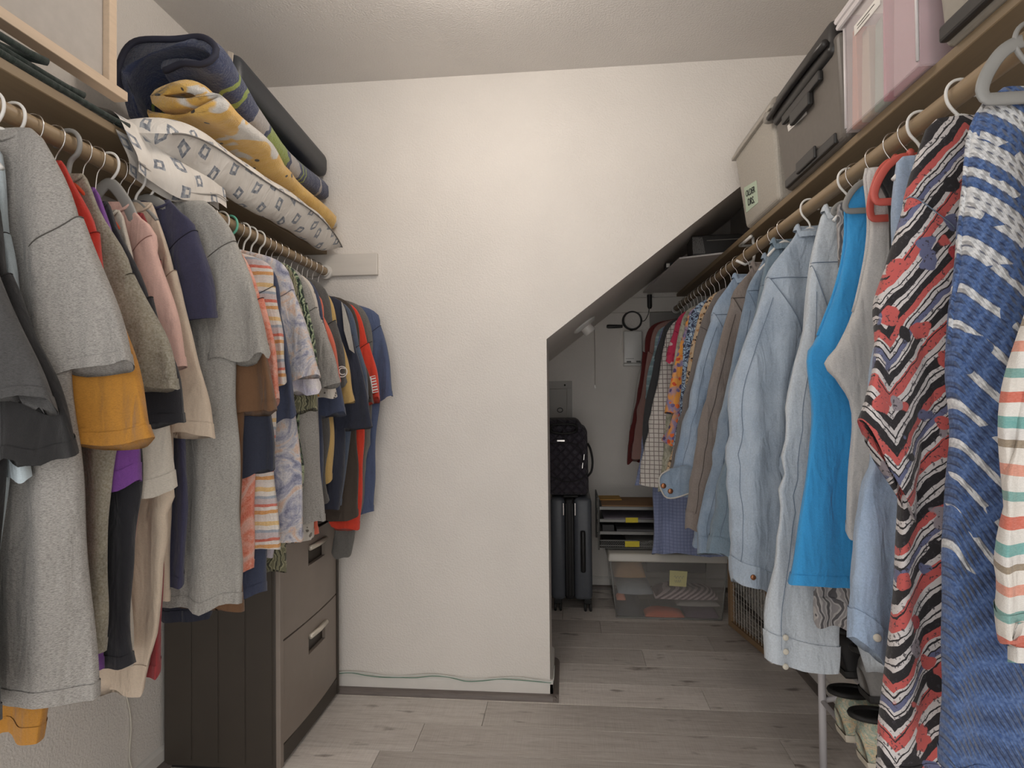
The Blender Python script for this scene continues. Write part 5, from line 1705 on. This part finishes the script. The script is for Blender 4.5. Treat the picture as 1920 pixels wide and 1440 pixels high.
MB().hexa([(X0 - .044, Ya - .026), (X1 + .044, Ya - .026), (X1 + .044, Yb + .02), (X0 - .044, Yb + .02)], TZ - .002, [(X0 - .036, Ya - .016), (X1 + .036, Ya - .016), (X1 + .036, Yb + .012), (X0 - .036, Yb + .012)], TZ + .040, .009, 3).build('lid', M_totelid, tt, angle=40)
zn = lambda z: Ya - .012 * z / TZ - .0006
nq = [(.520, zn(.176), .176), (.605, zn(.172), .172), (.612, zn(.25), .252), (.523, zn(.25), .256)]
nt_ = MB().prism(nq, (0, -.0008, 0)).build('sticky_note', M_ynote, tt)
for k, (zz, w_) in enumerate(((.222, .05), (.200, .034))):
    pts = [(.545 + w_ * i / 10, zn(zz) - .0016, zz + .008 * sn(i * 2.2 + k)) for i in range(11)]
    MB().tube([tuple(p) for p in spline(pts, 40)], .0007, 5).build('handwriting', M_greyp, nt_)

STR = stripes('pink_grey_stripe', [(0, (214, 196, 196)), (.5, (110, 88, 96))], .016, .001, (0, .5, 0), soft=.05)


def cloth_lump(label, mat, x0, x1, y0, y1, z0, z1, seed):
    w = wrinkle(seed, 8, 10, 40)
    n1, n2 = 34, 20
    U, V = np.meshgrid(np.linspace(-1, 1, n1), np.linspace(-1, 1, n2))
    hh = np.clip((1 - np.abs(U) ** 3) * (1 - np.abs(V) ** 4), 0, 1) ** .6
    x = (x0 + x1) / 2 + (x1 - x0) / 2 * U
    y = (y0 + y1) / 2 + (y1 - y0) / 2 * V * (1 - .1 * U ** 2)
    top = z0 + .002 + (z1 - z0) * hh * (.82 + .18 * w(x, y))
    bot = z0 + .002 * (1 - hh)
    mb = MB().grid(np.stack([x, y, top], axis=2))
    mb.grid(np.stack([x, y, bot], axis=2)[:, ::-1])
    return tag(mb.build('folded_garment', mat, smooth=True), label, 'clothing', 'clothes in the clear tote')


cloth_lump('purple garment at the bottom right of the clear tote', plain('plum_cloth', (104, 84, 106), .9, .1, 40, .3, 90), .605, .778, 3.09, 3.45, .005, .065, 1)
cloth_lump('coral garment at the bottom middle of the clear tote', plain('coral_cloth', (214, 116, 88), .9, .1, 40, .3, 90), .40, .60, 3.09, 3.20, .006, .045, 2)
cloth_lump('dark slate garment low at the left of the clear tote', plain('slate_cloth', (70, 74, 80), .9, .1, 40, .3, 90), .256, .395, 3.09, 3.45, .005, .092, 3)
cloth_lump('peach garment in the left corner of the clear tote', plain('peach_cloth', (216, 140, 116), .9, .1, 40, .3, 90), .252, .300, 3.088, 3.16, .09, .118, 4)
cloth_lump('pale grey garment on the right of the clear tote', plain('silver_cloth', (176, 172, 168), .9, .1, 40, .3, 90), .56, .782, 3.09, 3.30, .066, .098, 5)
cloth_lump('light blue-grey garment on top left in the clear tote', plain('mist_cloth', (160, 168, 176), .9, .1, 40, .3, 90), .262, .445, 3.09, 3.44, .120, .168, 6)
cloth_lump('pink and grey striped garment on top in the clear tote', STR, .45, .775, 3.088, 3.28, .100, .160, 7)
cloth_lump('tan paper bag pushed behind the clothes in the clear tote', plain('kraft_paper', (196, 158, 118), .8, .08, 30, .3, 60), .25, .42, 3.20, 3.45, .172, .285, 8)
tag(MB().box((.43, 3.30, .172), (.76, 3.44, .288), .012, 3).build('folded_garment', plain('charcoal_cloth', (62, 62, 66), .9, .1, 40, .3, 90)), 'dark charcoal garment filling the back of the clear tote', 'clothing', 'clothes in the clear tote')

# ------------------------------------------------------------------ letter trays on the tote
M_mesh = plain('grey_wire_mesh', (120, 120, 118), .4, .05, 40, Metallic=.5)
TL = TZ + .042
lt = thing('letter_tray', (.36, 3.26, TL), 'stack of four grey wire letter trays on the tote lid', 'tray')
tx0, tx1, ty0, ty1 = .165, .585, 3.115, 3.40
for x in (tx0, tx1):
    for y in (ty0 + .01, ty1 - .01):
        MB().tube([(x, y, TL), (x, y, TL + .272)], .004, 8).build('upright', M_mesh, lt)
    MB().tube([(x, ty0 + .01, TL + .272), (x, ty1 - .01, TL + .272)], .004, 8).build('top_wire', M_mesh, lt)
tiers = [TL + .012, TL + .085, TL + .150, TL + .215]
for k, z in enumerate(tiers):
    mb = MB().box((tx0 + .006, ty0, z), (tx1 - .006, ty1, z + .002))
    tr = mb.build('tray_floor', M_mesh, lt)
    MB().tube([(tx0 + .006, ty0, z + .014), (tx1 - .006, ty0, z + .014), (tx1 - .006, ty1, z + .014), (tx0 + .006, ty1, z + .014)], .0026, 6, True).build('rim_wire', M_mesh, tr)
    if k == 0:
        mb = MB()
        nx = 34
        for i in range(nx):
            x = tx0 + .008 + (tx1 - tx0 - .016) * i / nx
            d_ = (tx1 - tx0 - .016) / nx
            for j in range(3):
                zz = z + .003 + j * .0125
                mb.tube([(x, ty0 - .0005, zz), (x + d_, ty0 - .0005, zz + .0125)], .0016, 4)
                mb.tube([(x + d_, ty0 - .0005, zz), (x, ty0 - .0005, zz + .0125)], .0016, 4)
        tag(mb.build('lattice', M_mesh, tr), kind='stuff')
        MB().tube([(tx0 + .006, ty0 - .0005, z + .042), (tx0 + .20, ty0 - .0005, z + .042), (tx0 + .215, ty0 - .0005, z + .030), (tx0 + .25, ty0 - .0005, z + .030), (tx0 + .265, ty0 - .0005, z + .042), (tx1 - .006, ty0 - .0005, z + .042)], .0028, 6).build('front_wire', M_mesh, tr)
    else:
        MB().box((tx0 + .006, ty0 - .001, z), (tx1 - .006, ty0 + .001, z + .012)).build('front_lip', M_mesh, tr)
M_kraft = plain('kraft_folder', (150, 116, 84), .8, .05, 20)
M_env = plain('manila_envelope', (206, 160, 84), .8, .05, 20)
M_paper = plain('white_paper', (210, 206, 202), .8, .03)
M_blackbox = plain('black_card', (40, 40, 42), .6, .05)
M_yel2 = plain('yellow_sticky', (206, 190, 62), .8, .04)


def sheet(name, label, cat, mat, x0, x1, y0, y1, z0, z1, rot=0.0, grp=None):
    cx_, cy_ = (x0 + x1) / 2, (y0 + y1) / 2
    q = []
    for x, y in ((x0, y0), (x1, y0), (x1, y1), (x0, y1)):
        dx, dy = x - cx_, y - cy_
        q.append((cx_ + dx * cs(rot) - dy * sn(rot), cy_ + dx * sn(rot) + dy * cs(rot)))
    return tag(MB().hexa(q, z0, q, z1, .0005, 1).build(name, mat), label, cat, grp)


GP = 'papers in the letter trays'
zt = tiers[3] + .003
sheet('paper_stack', 'white paper stack under the brown folder in top tray', 'paper', M_paper, .185, .55, 3.125, 3.36, zt, zt + .012, .01, GP)
sheet('paper_folder', 'brown card folder lying on the top letter tray', 'folder', M_kraft, .185, .56, 3.122, 3.37, zt + .0125, zt + .018, -.02, GP)
sheet('envelope', 'manila envelope sticking out behind the brown folder', 'envelope', M_env, .18, .30, 3.27, 3.395, zt + .0185, zt + .023, .03, GP)
zt = tiers[2] + .003
sheet('paper_stack', 'dark booklet pile in the second letter tray', 'paper', M_blackbox, .20, .55, 3.125, 3.37, zt, zt + .010, .0, GP)
sheet('paper_stack', 'grey papers above the dark booklets in second tray', 'paper', plain('grey_paper', (136, 130, 140), .8, .04), .19, .54, 3.13, 3.37, zt + .0105, zt + .016, .03, GP)
sheet('sticky_note', 'yellow note hanging from the second letter tray', 'note', M_yel2, .305, .370, 3.110, 3.1128, zt - .004, zt + .022, .06, GP)
zt = tiers[1] + .003
sheet('paper_stack', 'black box with white mark in the third letter tray', 'box', M_blackbox, .185, .245, 3.122, 3.36, zt, zt + .045, 0, GP)
sheet('paper_stack', 'dark grey papers in the third letter tray', 'paper', plain('slate_paper', (84, 84, 86), .8, .04), .26, .55, 3.125, 3.36, zt, zt + .022, 0, GP)
zt = tiers[0] + .003
sheet('paper_stack', 'dark notebook in the bottom letter basket', 'notebook', M_blackbox, .19, .30, 3.13, 3.36, zt, zt + .040, .02, GP)
sheet('paper_stack', 'pale papers in the bottom letter basket', 'paper', plain('dim_paper', (160, 158, 154), .8, .04), .31, .55, 3.13, 3.36, zt, zt + .030, -.01, GP)
sheet('sticky_note', 'yellow note stuck on the bottom letter basket', 'note', M_yel2, .30, .375, 3.106, 3.1085, zt + .008, zt + .038, .04, GP)

# ------------------------------------------------------------------ wire gate leaning by the right wall
M_gate = wood('gate_wood', (150, 122, 92), 1.4, .55, 'y', .12)
GA, GB_ = Vector((.812, 3.03, 0)), Vector((.885, 2.640, 0))
gd = (GB_ - GA).normalized()
gn = Vector((gd.y, -gd.x, 0))
gl = (GB_ - GA).length
gt = thing('wire_gate', tuple((GA + GB_) / 2), 'wooden framed wire-grid gate standing beside the clear tote', 'gate')
def gp(s_, z, o_=0.0):
    p = GA + gd * s_ + gn * o_
    return (p.x, p.y, z)
def gbar(s0, s1, z0, z1, th):
    return MB().prism([gp(s0, z0, -th / 2), gp(s1, z0, -th / 2), gp(s1, z1, -th / 2), gp(s0, z1, -th / 2)], tuple(gn * th))
gbar(0, gl, .004, .030, .024).build('bottom_rail', M_gate, gt)
gbar(0, gl, .306, .330, .024).build('top_rail', M_gate, gt)
gbar(0, .024, .030, .306, .024).build('stile', M_gate, gt)
gbar(gl - .034, gl, .030, .306, .024).build('stile', M_gate, gt)
mb = MB()
M_wire = plain('white_wire', (196, 192, 186), .4, .03, Metallic=.2)
k = .040
while k < gl - .04:
    mb.tube([gp(k, .03, .002), gp(k, .306, .002)], .0013, 5)
    k += .0265
z = .055
while z < .30:
    mb.tube([gp(.024, z, -.001), gp(gl - .034, z, -.001)], .0013, 5)
    z += .0265
tag(mb.build('wire_grid', M_wire, gt), kind='stuff')
MB().prism([gp(gl - .02, .0, -.02), gp(gl + .018, .0, -.02), gp(gl + .018, .026, -.02), gp(gl - .004, .040, -.02), gp(gl - .02, .040, -.02)], tuple(gn * .04)).build('corner_foot', M_whitep, gt)

# ------------------------------------------------------------------ shoe rack and shoes
M_rack = plain('white_rack_tube', (204, 202, 206), .4, .03, 20)
rk = thing('shoe_rack', (.86, 1.45, 0), 'white tubular shoe rack against the right wall', 'rack')
RX0, RX1 = .765, .955
for x in (RX0, RX1):
    for y in (1.05, 1.86):
        MB().tube([(x, y, 0), (x, y, .50)], .011, 10).build('leg', M_rack, rk, smooth=True)
for z in (.235, .405):
    for x, dz in ((RX0, 0.0), (RX0 + .09, .02), (RX1, .04)):
        MB().tube([(x, 1.05, z + dz), (x, 1.86, z + dz)], .0075, 10).build('shelf_rail', M_rack, rk, smooth=True)
    for y in (1.05, 1.86):
        MB().tube([(RX0, y, z), (RX1, y, z + .04)], .0075, 10).build('cross_rail', M_rack, rk, smooth=True)


def shoe(label, y, z, mats, scale=1.0, tilt=.21, x0=.735, grp='shoes on the rack'):
    """heel on the aisle side, toe towards the wall; resting on rack rails"""
    up, so, inn = mats
    r = thing('shoe', (x0, y, z), label, 'shoe', grp)
    L = .245 * scale
    st = [(0, .026, .060), (.06, .034, .088), (.16, .037, .096), (.30, .036, .084), (.45, .038, .070), (.62, .043, .058), (.80, .043, .046), (.93, .034, .036), (1.0, .014, .022)]
    S_ = spline(st, 26)
    def place(px, py, pz):
        return (x0 + px * cs(tilt) - pz * sn(tilt), y + py, z + px * sn(tilt) + pz * cs(tilt))
    rows_ = []
    for f, hw, hh in S_:
        row_ = []
        for j in range(19):
            a = math.pi * j / 18
            c_, s_ = cs(a), sn(a)
            row_.append(place(f * L, hw * scale * (abs(c_) ** .8) * (1 if c_ >= 0 else -1), .016 + hh * scale * s_ ** .75))
        rows_.append(row_)
    mb = MB().grid(np.array(rows_))
    mb.f.append(tuple(range(19)))
    mb.build('upper', up, r, smooth=True)
    so_r = []
    for f, hw, hh in S_:
        row_ = []
        for (dy, dz) in ((-1.08, .020), (-1.1, .006), (-1.0, 0), (1.0, 0), (1.1, .006), (1.08, .020)):
            row_.append(place(f * L * 1.03 - .004, dy * hw * scale, dz))
        so_r.append(row_)
    mb = MB().grid(np.array(so_r))
    mb.f.append(tuple(range(6)))
    mb.f.append(tuple(range(25 * 6, 26 * 6)))
    mb.build('sole', so, r, smooth=False)
    # padded collar around a dark foot opening
    ctr = .19 * L
    ring = [place(ctr + .052 * scale * cs(a), .030 * scale * sn(a), .016 + (.098 - .012 * cs(a)) * scale) for a in np.linspace(0, 2 * math.pi, 24, endpoint=False)]
    MB().tube(ring, .0075 * scale, 8, True).build('collar', inn, r, smooth=True)
    MB().poly(ring).build('opening', inn, r)
    tng = [place(.36 * L + .01 * i, 0, .016 + (.108 - .010 * i) * scale) for i in range(5)]
    MB().tube(tng, [.016, .018, .018, .016, .010], 8, flat=.5).build('tongue', up, r, smooth=True)
    for k in range(4):
        xk = (.40 + .07 * k) * L
        zk = .016 + (.083 - .011 * k) * scale
        MB().tube([place(xk, -.022, zk - .006), place(xk, 0, zk + .004), place(xk, .022, zk - .006)], .0022, 6).build('lace', so, r, smooth=True)
    return r


M_shoeb = plain('black_shoe_fabric', (30, 29, 30), .7, .1, 60, .3, 200)
M_soleb = plain('black_sole', (22, 21, 21), .6, .05)
M_dye = tiedye('tie_dye_sneaker', [(214, 190, 150), (222, 208, 178), (150, 176, 160), (226, 196, 150), (120, 150, 160)], 22)
M_solew = plain('cream_sole', (206, 198, 182), .6, .04)
M_greysh = plain('grey_shoe_mesh', (120, 118, 116), .8, .1, 120, .3, 260)
zU, zD = .405 + .0085, .235 + .0085
shoe('black shoe at the far end of the upper rack tier', 1.770, zU, (M_shoeb, M_soleb, M_soleb))
shoe('black shoe beside the print tunic on the upper rack tier', 1.655, zU, (M_shoeb, M_soleb, M_soleb))
shoe('grey shoe hidden near the tunic on the upper rack tier', 1.530, zU, (M_greysh, M_soleb, M_soleb))
shoe('pastel tie-dyed sneaker on the lower rack tier', 1.660, zD, (M_dye, M_solew, M_soleb))
shoe('second tie-dyed sneaker nearer the print tunic on the lower tier', 1.545, zD, (M_dye, M_solew, M_soleb))
